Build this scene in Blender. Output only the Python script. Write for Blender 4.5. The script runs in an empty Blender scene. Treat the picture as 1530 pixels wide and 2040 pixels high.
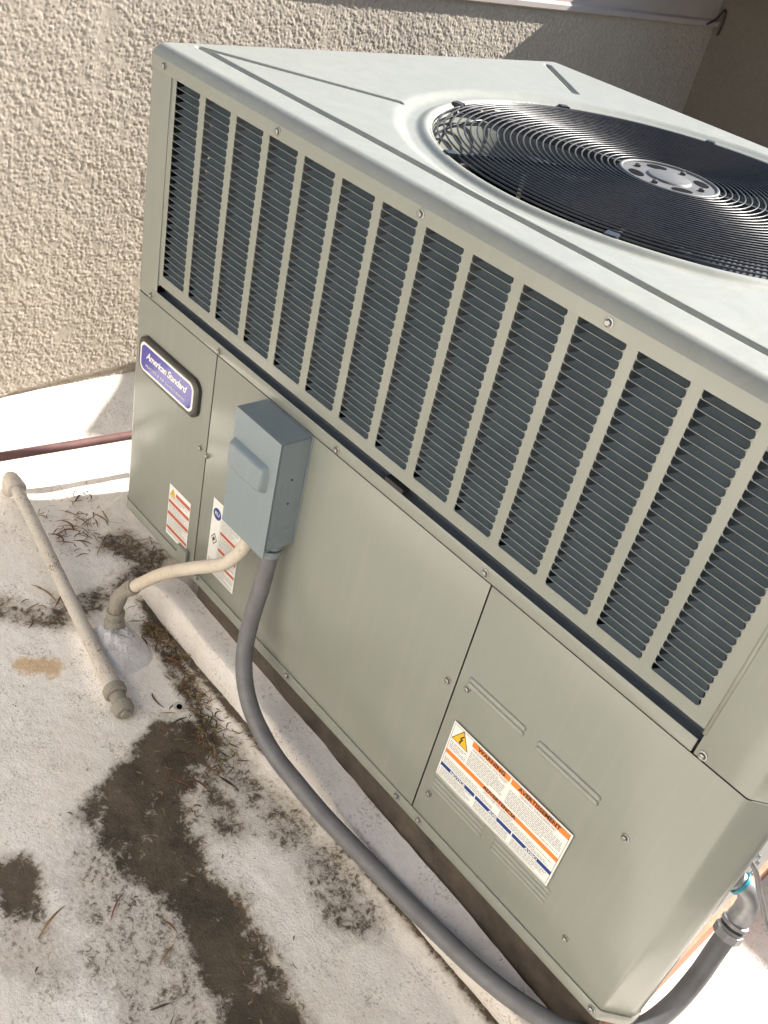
import bpy, bmesh, math, random
import numpy as np
from mathutils import Matrix, Vector

random.seed(7)
RNG = np.random.default_rng(11)
scene = bpy.context.scene
C = scene.collection

# ------------------------------------------------------------------ camera
cam_d = bpy.data.cameras.new('camera')
cam = bpy.data.objects.new('camera', cam_d)
C.objects.link(cam)
cam_d.sensor_fit = 'VERTICAL'
cam_d.sensor_height = 36.0
cam_d.lens = 36.0 * 1873.18 / 2040.0
cam_d.clip_start = 0.05
cam_d.clip_end = 500.0


def rodrigues(w):
    w = np.array(w, float)
    t = np.linalg.norm(w)
    k = w / t
    K = np.array([[0, -k[2], k[1]], [k[2], 0, -k[0]], [-k[1], k[0], 0]])
    return np.eye(3) + math.sin(t) * K + (1 - math.cos(t)) * K @ K


RM = rodrigues((1.95349207, 1.00968712, -0.253402275))
CP = np.array((1.55698729, -0.925620455, 1.36889640))
M = Matrix.Identity(4)
for i in range(3):
    M[i][0], M[i][1], M[i][2], M[i][3] = RM[0][i], -RM[1][i], -RM[2][i], CP[i]
cam.matrix_world = M
scene.camera = cam

# ------------------------------------------------------------------ sun, sky, exposure
SUN = Vector((0.25, 1.0, 0.69)).normalized()          # direction towards the sun
elev = math.asin(SUN.z)
azim = math.atan2(SUN.x, SUN.y)                        # from +Y towards +X
world = bpy.data.worlds.new('World')
scene.world = world
world.use_nodes = True
wn = world.node_tree.nodes
wn.clear()
w_out = wn.new('ShaderNodeOutputWorld')
w_bg = wn.new('ShaderNodeBackground')
w_sky = wn.new('ShaderNodeTexSky')
w_sky.sky_type = 'NISHITA'
w_sky.sun_disc = False
w_sky.sun_elevation = elev
w_sky.sun_rotation = azim
w_sky.altitude = 300
w_sky.air_density = 1.0
w_sky.dust_density = 1.2
w_sky.ozone_density = 1.0
w_bg.inputs['Strength'].default_value = 0.07
world.node_tree.links.new(w_sky.outputs[0], w_bg.inputs[0])
world.node_tree.links.new(w_bg.outputs[0], w_out.inputs[0])

sun_d = bpy.data.lights.new('sun', 'SUN')
sun_d.energy = 5.0
sun_d.angle = math.radians(0.53)
sun_d.color = (1.0, 0.95, 0.88)
sun = bpy.data.objects.new('sun', sun_d)
C.objects.link(sun)
sun.rotation_euler = (-SUN).to_track_quat('-Z', 'Y').to_euler()

vs = scene.view_settings
scene.display_settings.display_device = 'sRGB'
vs.view_transform = 'Standard'
vs.look = 'None'
vs.exposure = 1.52
vs.gamma = 1.0
vs.use_curve_mapping = False
scene.cycles.use_denoising = True
scene.cycles.max_bounces = 10
scene.cycles.diffuse_bounces = 5
scene.cycles.sample_clamp_indirect = 6.0

# ------------------------------------------------------------------ dimensions (metres)
W, D = 1.475, 1.11          # cabinet plan
ZM, ZS, ZL = 0.5388, 0.957, 0.990
RL, RR = 0.020, 0.045      # corner radii, far and near front corners
FCX, FCY, FR = 0.725, 0.56, 0.405
GZ = -0.170                # roof surface
XW, YW = -0.50, 2.64       # side wall plane, rear wall plane


# ------------------------------------------------------------------ helpers
def tag(o, label=None, cat=None, group=None, kind=None):
    if label: o['label'] = label
    if cat: o['category'] = cat
    if group: o['group'] = group
    if kind: o['kind'] = kind
    return o


def link_mesh(name, me, mat, parent=None, smooth=False):
    o = bpy.data.objects.new(name, me)
    C.objects.link(o)
    if mat is not None and len(me.materials) == 0:
        me.materials.append(mat)
    if parent is not None:
        o.parent = parent
    if smooth and len(me.polygons):
        me.polygons.foreach_set('use_smooth', [True] * len(me.polygons))
    return o


def pydata(name, v, f, mat, parent=None, smooth=False):
    me = bpy.data.meshes.new(name)
    me.from_pydata([tuple(p) for p in v], [], f)
    me.update()
    return link_mesh(name, me, mat, parent, smooth)


def bmobj(name, bm, mat, parent=None, smooth=False):
    bmesh.ops.recalc_face_normals(bm, faces=bm.faces)
    me = bpy.data.meshes.new(name)
    bm.to_mesh(me)
    bm.free()
    return link_mesh(name, me, mat, parent, smooth)


def thing(name, loc, label, cat, group=None):
    o = bpy.data.objects.new(name, None)
    o.empty_display_size = 0.05
    C.objects.link(o)
    o.location = loc
    return tag(o, label, cat, group)


class Local:
    """Parts are written in world coordinates; a thing's Empty sits at its base."""
    pass


def settle(root):
    """keep world placement of parts written in world coordinates under an Empty moved to its base"""
    off = root.location.copy()
    for ch in root.children:
        ch.location = ch.location - off


def box_bm(bm, x0, x1, y0, y1, z0, z1):
    vs_ = [bm.verts.new(p) for p in ((x0, y0, z0), (x1, y0, z0), (x1, y1, z0), (x0, y1, z0), (x0, y0, z1), (x1, y0, z1), (x1, y1, z1), (x0, y1, z1))]
    for f in ((0, 3, 2, 1), (4, 5, 6, 7), (0, 1, 5, 4), (1, 2, 6, 5), (2, 3, 7, 6), (3, 0, 4, 7)):
        bm.faces.new([vs_[i] for i in f])
    return vs_


def box(name, x0, x1, y0, y1, z0, z1, mat, parent=None, bev=0.0, seg=2):
    bm = bmesh.new()
    box_bm(bm, x0, x1, y0, y1, z0, z1)
    if bev > 0:
        bmesh.ops.bevel(bm, geom=list(bm.edges), offset=bev, segments=seg, profile=0.5, affect='EDGES')
    return bmobj(name, bm, mat, parent, False)


def catmull(pts, n=8):
    P = [np.array(p, float) for p in pts]
    P = [2 * P[0] - P[1]] + P + [2 * P[-1] - P[-2]]
    out = []
    for i in range(1, len(P) - 2):
        a, b, c, d = P[i - 1], P[i], P[i + 1], P[i + 2]
        for k in range(n):
            t = k / n
            out.append(0.5 * ((2 * b) + (c - a) * t + (2 * a - 5 * b + 4 * c - d) * t * t + (3 * b - a - 3 * c + d) * t ** 3))
    out.append(P[-2])
    return out


def tube_data(path, rad, seg=16, closed=False, caps=True):
    """path: list of points, rad: number or list; returns verts, faces"""
    P = [np.array(p, float) for p in path]
    n = len(P)
    R = rad if hasattr(rad, '__len__') else [rad] * n
    V, F = [], []
    up = np.array((0.0, 0.0, 1.0))
    prev = None
    for i in range(n):
        if closed:
            t = P[(i + 1) % n] - P[i - 1]
        else:
            t = P[min(i + 1, n - 1)] - P[max(i - 1, 0)]
        t = t / (np.linalg.norm(t) + 1e-12)
        if prev is None:
            a = np.cross(t, up)
            if np.linalg.norm(a) < 0.05:
                a = np.cross(t, (1.0, 0, 0))
        else:
            a = prev - t * np.dot(prev, t)
        a = a / np.linalg.norm(a)
        prev = a
        b = np.cross(t, a)
        for k in range(seg):
            w = 2 * math.pi * k / seg
            V.append(P[i] + R[i] * (math.cos(w) * a + math.sin(w) * b))
    for i in range(n if closed else n - 1):
        j = (i + 1) % n
        for k in range(seg):
            l = (k + 1) % seg
            F.append((i * seg + k, i * seg + l, j * seg + l, j * seg + k))
    if caps and not closed:
        F.append(tuple(range(seg))[::-1])
        F.append(tuple((n - 1) * seg + k for k in range(seg)))
    return V, F


def tube(name, path, rad, mat, parent=None, seg=16, closed=False):
    V, F = tube_data(path, rad, seg, closed)
    o = pydata(name, V, F, mat, parent, True)
    for p in o.data.polygons:
        if len(p.vertices) > 4:
            p.use_smooth = False
    return o


def lathe_on_axis(name, base, axis, prof, mat, parent=None, seg=20):
    """prof: list of (distance along axis, radius)"""
    ax = np.array(axis, float)
    ax /= np.linalg.norm(ax)
    pts = [np.array(base, float) + ax * d for d, _ in prof]
    a = np.cross(ax, (0, 0, 1.0))
    if np.linalg.norm(a) < 0.05:
        a = np.cross(ax, (1.0, 0, 0))
    a /= np.linalg.norm(a)
    b = np.cross(ax, a)
    V, F = [], []
    for p, (_, r) in zip(pts, prof):
        for k in range(seg):
            w = 2 * math.pi * k / seg
            V.append(p + r * (math.cos(w) * a + math.sin(w) * b))
    for i in range(len(pts) - 1):
        for k in range(seg):
            l = (k + 1) % seg
            F.append((i * seg + k, i * seg + l, (i + 1) * seg + l, (i + 1) * seg + k))
    F.append(tuple(range(seg))[::-1])
    F.append(tuple((len(pts) - 1) * seg + k for k in range(seg)))
    o = pydata(name, V, F, mat, parent, True)
    m = o.modifiers.new('split', 'EDGE_SPLIT')
    m.split_angle = math.radians(32)
    return o


# ------------------------------------------------------------------ numpy noise
_perm = RNG.permutation(4096)
_grad = RNG.uniform(0, 2 * math.pi, 4096)


def _h(ix, iy, s):
    return _perm[(_perm[(ix + s * 131) & 4095] + iy) & 4095]


def pnoise(x, y, s=0):
    x = np.asarray(x, float); y = np.asarray(y, float)
    ix = np.floor(x).astype(int); iy = np.floor(y).astype(int)
    fx, fy = x - ix, y - iy
    u = fx * fx * fx * (fx * (fx * 6 - 15) + 10)
    v = fy * fy * fy * (fy * (fy * 6 - 15) + 10)

    def g(a, b):
        w = _grad[_h(ix + a, iy + b, s)]
        return np.cos(w) * (fx - a) + np.sin(w) * (fy - b)
    return 1.5 * ((g(0, 0) * (1 - u) + g(1, 0) * u) * (1 - v) + (g(0, 1) * (1 - u) + g(1, 1) * u) * v)


def fbm(x, y, o=4, s=0, gain=0.5):
    t = 0; a = 1.0; n = 0
    for i in range(o):
        t = t + a * pnoise(x * 2 ** i, y * 2 ** i, s + i)
        n += a
        a *= gain
    return t / n


def pebbles(x, y, s=0, keep=0.85):
    """rounded grains of uneven size on a jittered lattice, 0..1"""
    ix = np.floor(x).astype(int); iy = np.floor(y).astype(int)
    best = np.zeros(np.shape(x))
    for a in (-1, 0, 1):
        for b in (-1, 0, 1):
            h1 = _h(ix + a, iy + b, s) / 4096.0
            h2 = _h(ix + a, iy + b, s + 7) / 4096.0
            h3 = _h(ix + a, iy + b, s + 13) / 4096.0
            h4 = _h(ix + a, iy + b, s + 19) / 4096.0
            dx = x - (ix + a + 0.5 + 0.9 * (h1 - 0.5)); dy = y - (iy + b + 0.5 + 0.9 * (h2 - 0.5))
            rad = 0.38 + 0.45 * h3
            q = np.clip(1 - (dx * dx + dy * dy) / (rad * rad), 0, 1)
            best = np.maximum(best, np.sqrt(q) * (0.55 + 0.45 * h3) * (h4 < keep))
    return best


def sstep(a, b, x):
    t = np.clip((np.asarray(x, float) - a) / (b - a), 0, 1)
    return t * t * (3 - 2 * t)


def grid_mesh(name, X, Y, Z, mat, parent=None, keep=None, attrs=None):
    """X, Y, Z arrays (ny, nx)"""
    ny, nx = X.shape
    co = np.stack([X, Y, Z], -1).reshape(-1, 3)
    idx = np.arange(nx * ny).reshape(ny, nx)
    q = np.stack([idx[:-1, :-1], idx[:-1, 1:], idx[1:, 1:], idx[1:, :-1]], -1).reshape(-1, 4)
    if keep is not None:
        q = q[keep.reshape(-1)]
    me = bpy.data.meshes.new(name)
    me.vertices.add(len(co))
    me.vertices.foreach_set('co', co.ravel())
    me.loops.add(len(q) * 4)
    me.loops.foreach_set('vertex_index', q.ravel().astype(np.int32))
    me.polygons.add(len(q))
    me.polygons.foreach_set('loop_start', (np.arange(len(q)) * 4).astype(np.int32))
    me.polygons.foreach_set('loop_total', np.full(len(q), 4, np.int32))
    me.update(calc_edges=True)
    me.validate()
    if attrs:
        for k, v in attrs.items():
            at = me.attributes.new(k, 'FLOAT', 'POINT')
            at.data.foreach_set('value', v.ravel().astype(np.float32))
    return link_mesh(name, me, mat, parent, True)


# ------------------------------------------------------------------ materials
def new_mat(name):
    m = bpy.data.materials.new(name)
    m.use_nodes = True
    nt = m.node_tree
    b = nt.nodes['Principled BSDF']
    return m, nt, b


def nd(nt, t, **kw):
    n = nt.nodes.new(t)
    for k, v in kw.items():
        if k in n.inputs.keys():
            n.inputs[k].default_value = v
        else:
            setattr(n, k, v)
    return n


def lk(nt, a, b):
    nt.links.new(a, b)


def noise_tex(nt, scale, detail=4, rough=0.55, coord=None, dist=0.0):
    t = nd(nt, 'ShaderNodeTexNoise')
    t.inputs['Scale'].default_value = scale
    t.inputs['Detail'].default_value = detail
    t.inputs['Roughness'].default_value = rough
    t.inputs['Distortion'].default_value = dist
    if coord is not None:
        lk(nt, coord, t.inputs['Vector'])
    return t


def geo_pos(nt):
    return nd(nt, 'ShaderNodeNewGeometry').outputs['Position']


def ramp(nt, fac, stops):
    r = nd(nt, 'ShaderNodeValToRGB')
    e = r.color_ramp.elements
    while len(e) < len(stops):
        e.new(0.5)
    for el, (p, c) in zip(e, stops):
        el.position = p
        el.color = c if len(c) == 4 else (*c, 1)
    lk(nt, fac, r.inputs['Fac'])
    return r


def mixc(nt, fac, a, b, mode='MIX'):
    m = nd(nt, 'ShaderNodeMix', data_type='RGBA', blend_type=mode)
    for s, v in ((m.inputs[0], fac), (m.inputs[6], a), (m.inputs[7], b)):
        if hasattr(v, 'links') or hasattr(v, 'is_output'):
            lk(nt, v, s)
        else:
            s.default_value = v if not isinstance(v, tuple) else (*v[:3], 1)
    return m.outputs[2]


def mathn(nt, op, a, b=None, clamp=False):
    m = nd(nt, 'ShaderNodeMath', operation=op)
    m.use_clamp = clamp
    for i, v in enumerate((a, b)):
        if v is None: continue
        if hasattr(v, 'is_output'): lk(nt, v, m.inputs[i])
        else: m.inputs[i].default_value = v
    return m.outputs[0]


def simple_mat(name, col, rough=0.5, metal=0.0, var=0.12, scale=40, bump=0.0, bscale=300, coat=0.0, spec=0.5):
    m, nt, b = new_mat(name)
    pos = geo_pos(nt)
    n = noise_tex(nt, scale, 5, 0.6, pos)
    lo = tuple(c * (1 - var) for c in col)
    hi = tuple(min(1, c * (1 + var)) for c in col)
    r = ramp(nt, n.outputs['Fac'], [(0.3, lo), (0.7, hi)])
    lk(nt, r.outputs[0], b.inputs['Base Color'])
    rr = ramp(nt, noise_tex(nt, scale * 0.6, 4, 0.6, pos).outputs['Fac'], [(0.3, (max(0.05, rough - 0.08),) * 3), (0.7, (min(1, rough + 0.08),) * 3)])
    lk(nt, rr.outputs[0], b.inputs['Roughness'])
    b.inputs['Metallic'].default_value = metal
    b.inputs['Coat Weight'].default_value = coat
    b.inputs['Specular IOR Level'].default_value = spec
    if bump > 0:
        bp = nd(nt, 'ShaderNodeBump')
        bp.inputs['Strength'].default_value = bump
        bp.inputs['Distance'].default_value = 0.002
        lk(nt, noise_tex(nt, bscale, 3, 0.6, pos).outputs['Fac'], bp.inputs['Height'])
        lk(nt, bp.outputs[0], b.inputs['Normal'])
    return m


def paint_mat(name, col, rough=0.20, dust=0.16, streak=True, flat_bump=0.11):
    """powder-coated sheet metal with faint dust, run-down streaks and scuffs"""
    m, nt, b = new_mat(name)
    pos = geo_pos(nt)
    n1 = noise_tex(nt, 2.2, 3, 0.5, pos)
    base = mixc(nt, n1.outputs['Fac'], tuple(c * 0.94 for c in col), tuple(c * 1.05 for c in col))
    # vertical streaks of old rain marks
    mp = nd(nt, 'ShaderNodeMapping')
    mp.inputs['Scale'].default_value = (60, 60, 2.2)
    lk(nt, pos, mp.inputs['Vector'])
    st = noise_tex(nt, 1.0, 4, 0.65, mp.outputs[0])
    sr = ramp(nt, st.outputs['Fac'], [(0.52, (0, 0, 0)), (0.75, (1, 1, 1))])
    ds = noise_tex(nt, 26, 6, 0.7, pos, 0.4)
    dr = ramp(nt, ds.outputs['Fac'], [(0.5, (0, 0, 0)), (0.78, (1, 1, 1))])
    f = mathn(nt, 'MULTIPLY', sr.outputs[0], dust * 1.1 if streak else 0.0)
    c2 = mixc(nt, f, base, tuple(min(1, c * 1.22 + 0.02) for c in col))
    f2 = mathn(nt, 'MULTIPLY', dr.outputs[0], dust * dust * 0.9)
    c3 = mixc(nt, f2, c2, (col[0] * 1.12, col[1] * 1.05, col[2] * 0.98))
    if not streak:      # weathered top: water marks, settled dust, scuffs
        wm = noise_tex(nt, 9, 6, 0.72, pos, 1.2)
        wr = ramp(nt, wm.outputs['Fac'], [(0.42, (0, 0, 0)), (0.50, (1, 1, 1)), (0.56, (0.2, 0.2, 0.2)), (0.70, (0.9, 0.9, 0.9))])
        c3 = mixc(nt, mathn(nt, 'MULTIPLY', wr.outputs[0], 0.30), c3, (col[0] * 0.74, col[1] * 0.72, col[2] * 0.68))
        ms = nd(nt, 'ShaderNodeMapping')
        ms.inputs['Rotation'].default_value = (0, 0, 0.5)
        ms.inputs['Scale'].default_value = (12, 150, 12)
        lk(nt, pos, ms.inputs['Vector'])
        sc2 = ramp(nt, noise_tex(nt, 1.0, 3, 0.6, ms.outputs[0]).outputs['Fac'], [(0.66, (0, 0, 0)), (0.74, (1, 1, 1))])
        c3 = mixc(nt, mathn(nt, 'MULTIPLY', sc2.outputs[0], 0.28), c3, (0.42, 0.42, 0.39))
    # tiny dark specks
    sp = noise_tex(nt, 420, 2, 0.5, pos)
    spr = ramp(nt, sp.outputs['Fac'], [(0.70, (0, 0, 0)), (0.76, (1, 1, 1))])
    f3 = mathn(nt, 'MULTIPLY', spr.outputs[0], 0.25)
    c4 = mixc(nt, f3, c3, tuple(c * 0.55 for c in col))
    lk(nt, c4, b.inputs['Base Color'])
    rg = ramp(nt, ds.outputs['Fac'], [(0.3, (rough,) * 3), (0.75, (rough + 0.14 * dust,) * 3)])
    lk(nt, rg.outputs[0], b.inputs['Roughness'])
    b.inputs['Specular IOR Level'].default_value = 0.5
    bp = nd(nt, 'ShaderNodeBump')
    bp.inputs['Strength'].default_value = flat_bump
    bp.inputs['Distance'].default_value = 0.004
    hb = mathn(nt, 'ADD', mathn(nt, 'MULTIPLY', noise_tex(nt, 5.5, 2, 0.5, pos).outputs['Fac'], 3.0), mathn(nt, 'MULTIPLY', noise_tex(nt, 900, 2, 0.5, pos).outputs['Fac'], 0.03))
    lk(nt, hb, bp.inputs['Height'])
    lk(nt, bp.outputs[0], b.inputs['Normal'])
    return m


PAINT = (0.258, 0.270, 0.234)
m_paint = paint_mat('taupe_powder_coat', PAINT)
m_lid = paint_mat('taupe_powder_coat_weathered', (0.262, 0.268, 0.234), rough=0.38, dust=0.8, streak=False, flat_bump=0.05)
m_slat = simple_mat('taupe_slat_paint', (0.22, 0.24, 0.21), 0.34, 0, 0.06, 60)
m_slat_shade = simple_mat('shaded_slat_paint', (0.115, 0.140, 0.155), 0.36, 0, 0.15, 30)  # blade tops: shade and sky tint put into a darker, bluer paint
m_box = paint_mat('blue_grey_enclosure_paint', (0.215, 0.258, 0.275), rough=0.34, dust=0.3)
m_dark_fill = simple_mat('dark_hole_fill', (0.004, 0.004, 0.005), 0.9, 0, 0.1, 40, spec=0.05)  # near-black fill, paints the shade inside holes on flat patches
m_ledge = simple_mat('shaded_recess_paint', (0.11, 0.13, 0.155), 0.4, 0, 0.1, 40)  # cabinet paint darkened and blued for the shade in the recess
m_black = simple_mat('dark_interior_paint', (0.02, 0.021, 0.023), 0.55, 0, 0.3, 30)
m_coil = simple_mat('blue_coated_coil_fins', (0.026, 0.037, 0.050), 0.45, 0.0, 0.25, 120)
m_wire = simple_mat('black_coated_wire', (0.015, 0.015, 0.017), 0.34, 0.0, 0.3, 90)
m_blade = simple_mat('fan_blade_dark_steel', (0.075, 0.085, 0.10), 0.38, 0.3, 0.12, 20)
m_hub = simple_mat('zinc_hub_plate', (0.115, 0.115, 0.115), 0.55, 0.1, 0.12, 30, spec=0.3)
m_zinc = simple_mat('zinc_plated_steel', (0.34, 0.34, 0.35), 0.42, 0.6, 0.15, 60)
m_galv = simple_mat('galvanised_sheet', (0.55, 0.55, 0.54), 0.38, 0.45, 0.15, 25)
m_copper = simple_mat('dull_return_bend', (0.42, 0.36, 0.28), 0.35, 0.6, 0.15, 60)
m_screw = simple_mat('screw_steel', (0.34, 0.34, 0.32), 0.30, 0.75, 0.25, 300)
m_conduit = simple_mat('grey_flexible_conduit', (0.155, 0.155, 0.16), 0.46, 0, 0.16, 25, bump=0.12, bscale=700)
m_rubber = simple_mat('black_rubber_gasket', (0.02, 0.02, 0.022), 0.5, 0, 0.2, 60)
m_teal = simple_mat('teal_seal_washer', (0.03, 0.30, 0.40), 0.35, 0, 0.1, 60)
m_whiteprint = simple_mat('label_white', (0.78, 0.78, 0.74), 0.4, 0, 0.04, 40)
m_orange = simple_mat('label_orange', (0.80, 0.22, 0.035), 0.4, 0, 0.04, 40)
m_red = simple_mat('label_faded_red', (0.48, 0.10, 0.055), 0.45, 0, 0.10, 40)
m_navy = simple_mat('label_blue', (0.012, 0.045, 0.22), 0.4, 0, 0.05, 40)
m_ink = simple_mat('label_black_ink', (0.02, 0.02, 0.02), 0.45, 0, 0.05, 40)
m_inkgrey = simple_mat('label_fine_print', (0.17, 0.17, 0.17), 0.5, 0, 0.2, 900)
m_yellow = simple_mat('label_yellow', (0.80, 0.45, 0.03), 0.4, 0, 0.04, 40)
m_badgeblue = simple_mat('badge_violet_blue', (0.055, 0.05, 0.36), 0.16, 0, 0.05, 20, coat=0.6)
m_badgewhite = simple_mat('badge_cream_white', (0.82, 0.81, 0.74), 0.3, 0, 0.03, 20)
m_bezel = simple_mat('badge_dark_bezel', (0.045, 0.04, 0.035), 0.35, 0, 0.1, 30)
m_pipe_plum = simple_mat('dull_plum_pipe', (0.16, 0.085, 0.08), 0.5, 0.1, 0.2, 30)
m_trim = simple_mat('smooth_coping_paint', (0.42, 0.37, 0.34), 0.5, 0, 0.05, 12)
m_leafA = simple_mat('dry_leaf_rust', (0.16, 0.07, 0.035), 0.6, 0, 0.4, 60)
m_leafB = simple_mat('dry_leaf_tan', (0.26, 0.17, 0.085), 0.6, 0, 0.3, 60)
m_leafC = simple_mat('dry_leaf_dark', (0.055, 0.04, 0.028), 0.6, 0, 0.3, 60)
m_leafD = simple_mat('leaf_olive', (0.16, 0.15, 0.035), 0.6, 0, 0.3, 60)


def coating_nodes(nt, pos, white, dirt, speck=0.5):
    """white elastomeric coating with grime worked into it"""
    a = noise_tex(nt, 4.0, 6, 0.62, pos)
    ar = ramp(nt, a.outputs['Fac'], [(0.42, (0, 0, 0)), (0.72, (1, 1, 1))])
    c = mixc(nt, mathn(nt, 'MULTIPLY', ar.outputs[0], 0.5), white, tuple(w * d for w, d in zip(white, (0.80, 0.73, 0.62))))
    g = noise_tex(nt, 38, 6, 0.75, pos, 0.8)
    gr = ramp(nt, g.outputs['Fac'], [(0.45, (0, 0, 0)), (0.75, (1, 1, 1))])
    c = mixc(nt, mathn(nt, 'MULTIPLY', gr.outputs[0], 0.32), c, tuple(w * d for w, d in zip(white, (0.62, 0.55, 0.46))))
    b = noise_tex(nt, 170, 4, 0.7, pos)
    k = noise_tex(nt, 13, 5, 0.65, pos)
    br = ramp(nt, mathn(nt, 'ADD', b.outputs['Fac'], mathn(nt, 'MULTIPLY', k.outputs['Fac'], 0.55)), [(0.85, (0, 0, 0)), (0.97, (1, 1, 1))])
    return mixc(nt, mathn(nt, 'MULTIPLY', br.outputs[0], speck), c, dirt)


def roof_mat():
    m, nt, b = new_mat('white_roof_coating')
    pos = geo_pos(nt)
    c = coating_nodes(nt, pos, (0.88, 0.845, 0.795), (0.20, 0.155, 0.11), 0.55)
    at = nd(nt, 'ShaderNodeAttribute', attribute_name='stain')
    s = at.outputs['Fac']
    n1 = noise_tex(nt, 95, 5, 0.72, pos, 0.5)
    n2 = noise_tex(nt, 24, 5, 0.6, pos, 0.3)
    d = mathn(nt, 'ADD', mathn(nt, 'MULTIPLY', mathn(nt, 'SUBTRACT', n1.outputs['Fac'], 0.5), 1.6), mathn(nt, 'MULTIPLY', mathn(nt, 'SUBTRACT', n2.outputs['Fac'], 0.5), 1.0))
    tot = mathn(nt, 'ADD', s, d)
    mr = ramp(nt, tot, [(0.44, (0, 0, 0)), (0.72, (1, 1, 1))])
    soft = ramp(nt, mathn(nt, 'ADD', s, mathn(nt, 'MULTIPLY', d, 0.45)), [(0.06, (0, 0, 0)), (0.62, (1, 1, 1))])
    c = mixc(nt, mathn(nt, 'MULTIPLY', soft.outputs[0], 0.75), c, (0.235, 0.185, 0.130))
    n3 = noise_tex(nt, 11, 6, 0.7, pos, 0.6)
    mfac = ramp(nt, mathn(nt, 'ADD', mathn(nt, 'MULTIPLY', n3.outputs['Fac'], 0.7), mathn(nt, 'MULTIPLY', n1.outputs['Fac'], 0.3)), [(0.36, (0, 0, 0)), (0.66, (1, 1, 1))]).outputs[0]
    mud = mixc(nt, mfac, (0.022, 0.016, 0.009), (0.130, 0.100, 0.066))
    c = mixc(nt, mathn(nt, 'MULTIPLY', mr.outputs[0], 0.93), c, mud)
    rust = nd(nt, 'ShaderNodeAttribute', attribute_name='rust').outputs['Fac']
    rr = ramp(nt, mathn(nt, 'ADD', rust, d), [(0.35, (0, 0, 0)), (0.8, (1, 1, 1))])
    c = mixc(nt, mathn(nt, 'MULTIPLY', rr.outputs[0], 0.7), c, (0.58, 0.36, 0.13))
    lk(nt, c, b.inputs['Base Color'])
    b.inputs['Roughness'].default_value = 0.7
    b.inputs['Specular IOR Level'].default_value = 0.3
    bp = nd(nt, 'ShaderNodeBump')
    bp.inputs['Strength'].default_value = 0.55
    bp.inputs['Distance'].default_value = 0.004
    hh = mathn(nt, 'ADD', noise_tex(nt, 210, 4, 0.65, pos).outputs['Fac'], mathn(nt, 'MULTIPLY', mr.outputs[0], -0.35))
    lk(nt, hh, bp.inputs['Height'])
    lk(nt, bp.outputs[0], b.inputs['Normal'])
    return m


m_roof = roof_mat()


def coated(name, white=(0.78, 0.75, 0.72), speck=0.6, bump=0.4):
    m, nt, b = new_mat(name)
    pos = geo_pos(nt)
    lk(nt, coating_nodes(nt, pos, white, (0.16, 0.12, 0.085), speck), b.inputs['Base Color'])
    b.inputs['Roughness'].default_value = 0.65
    b.inputs['Specular IOR Level'].default_value = 0.3
    bp = nd(nt, 'ShaderNodeBump')
    bp.inputs['Strength'].default_value = bump
    bp.inputs['Distance'].default_value = 0.003
    lk(nt, noise_tex(nt, 160, 4, 0.65, pos).outputs['Fac'], bp.inputs['Height'])
    lk(nt, bp.outputs[0], b.inputs['Normal'])
    return m


m_coated = coated('coated_curb_board')
m_pipe_white = coated('painted_pipe_coating', (0.58, 0.54, 0.48), 0.95, 0.5)
m_conduit_white = coated('cream_painted_conduit', (0.64, 0.58, 0.49), 0.35, 0.3)
m_fit_grey = coated('weathered_grey_fitting', (0.30, 0.28, 0.24), 0.7, 0.6)
m_sealant = coated('fresh_white_sealant', (0.70, 0.70, 0.71), 0.55, 0.8)
m_wood = simple_mat('wet_brown_curb_wood', (0.066, 0.051, 0.038), 0.5, 0, 0.45, 22, bump=0.5, bscale=120)
m_wood_red = simple_mat('bare_redwood_sleeper', (0.42, 0.19, 0.11), 0.7, 0, 0.3, 30, bump=0.5, bscale=160)


def stucco_mat(name, col, col2):
    m, nt, b = new_mat(name)
    pos = geo_pos(nt)
    n = noise_tex(nt, 2.2, 5, 0.6, pos)
    c = mixc(nt, n.outputs['Fac'], col, col2)
    n2 = noise_tex(nt, 130, 4, 0.7, pos)
    r = ramp(nt, n2.outputs['Fac'], [(0.35, (0.72, 0.70, 0.67)), (0.6, (1, 1, 1))])
    c = mixc(nt, 0.6, c, r.outputs[0], 'MULTIPLY')
    lk(nt, c, b.inputs['Base Color'])
    b.inputs['Roughness'].default_value = 0.85
    b.inputs['Specular IOR Level'].default_value = 0.2
    bp = nd(nt, 'ShaderNodeBump')
    bp.inputs['Strength'].default_value = 0.4
    bp.inputs['Distance'].default_value = 0.002
    lk(nt, noise_tex(nt, 380, 4, 0.6, pos).outputs['Fac'], bp.inputs['Height'])
    lk(nt, bp.outputs[0], b.inputs['Normal'])
    return m


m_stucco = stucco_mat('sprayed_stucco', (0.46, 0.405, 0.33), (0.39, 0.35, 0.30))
m_opp = stucco_mat('added_wall_stucco', (0.76, 0.73, 0.68), (0.72, 0.69, 0.64))
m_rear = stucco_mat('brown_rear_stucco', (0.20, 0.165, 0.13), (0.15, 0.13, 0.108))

# ================================================================== SETTING
# ---- roof deck: far sheet and a modelled near patch
far = 40.0
V = [(-far, -far, -0.195), (far, -far, -0.195), (far, far, -0.195), (-far, far, -0.195)]
roof_far = pydata('roof_deck', V, [(0, 1, 2, 3)], m_roof)
tag(roof_far, kind='structure')


def seg_d(px, py, pts):
    d = np.full(px.shape, 9.0)
    for (ax, ay), (bx, by) in zip(pts[:-1], pts[1:]):
        vx, vy = bx - ax, by - ay
        t = np.clip(((px - ax) * vx + (py - ay) * vy) / (vx * vx + vy * vy + 1e-12), 0, 1)
        d = np.minimum(d, np.hypot(px - ax - t * vx, py - ay - t * vy))
    return d


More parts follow.
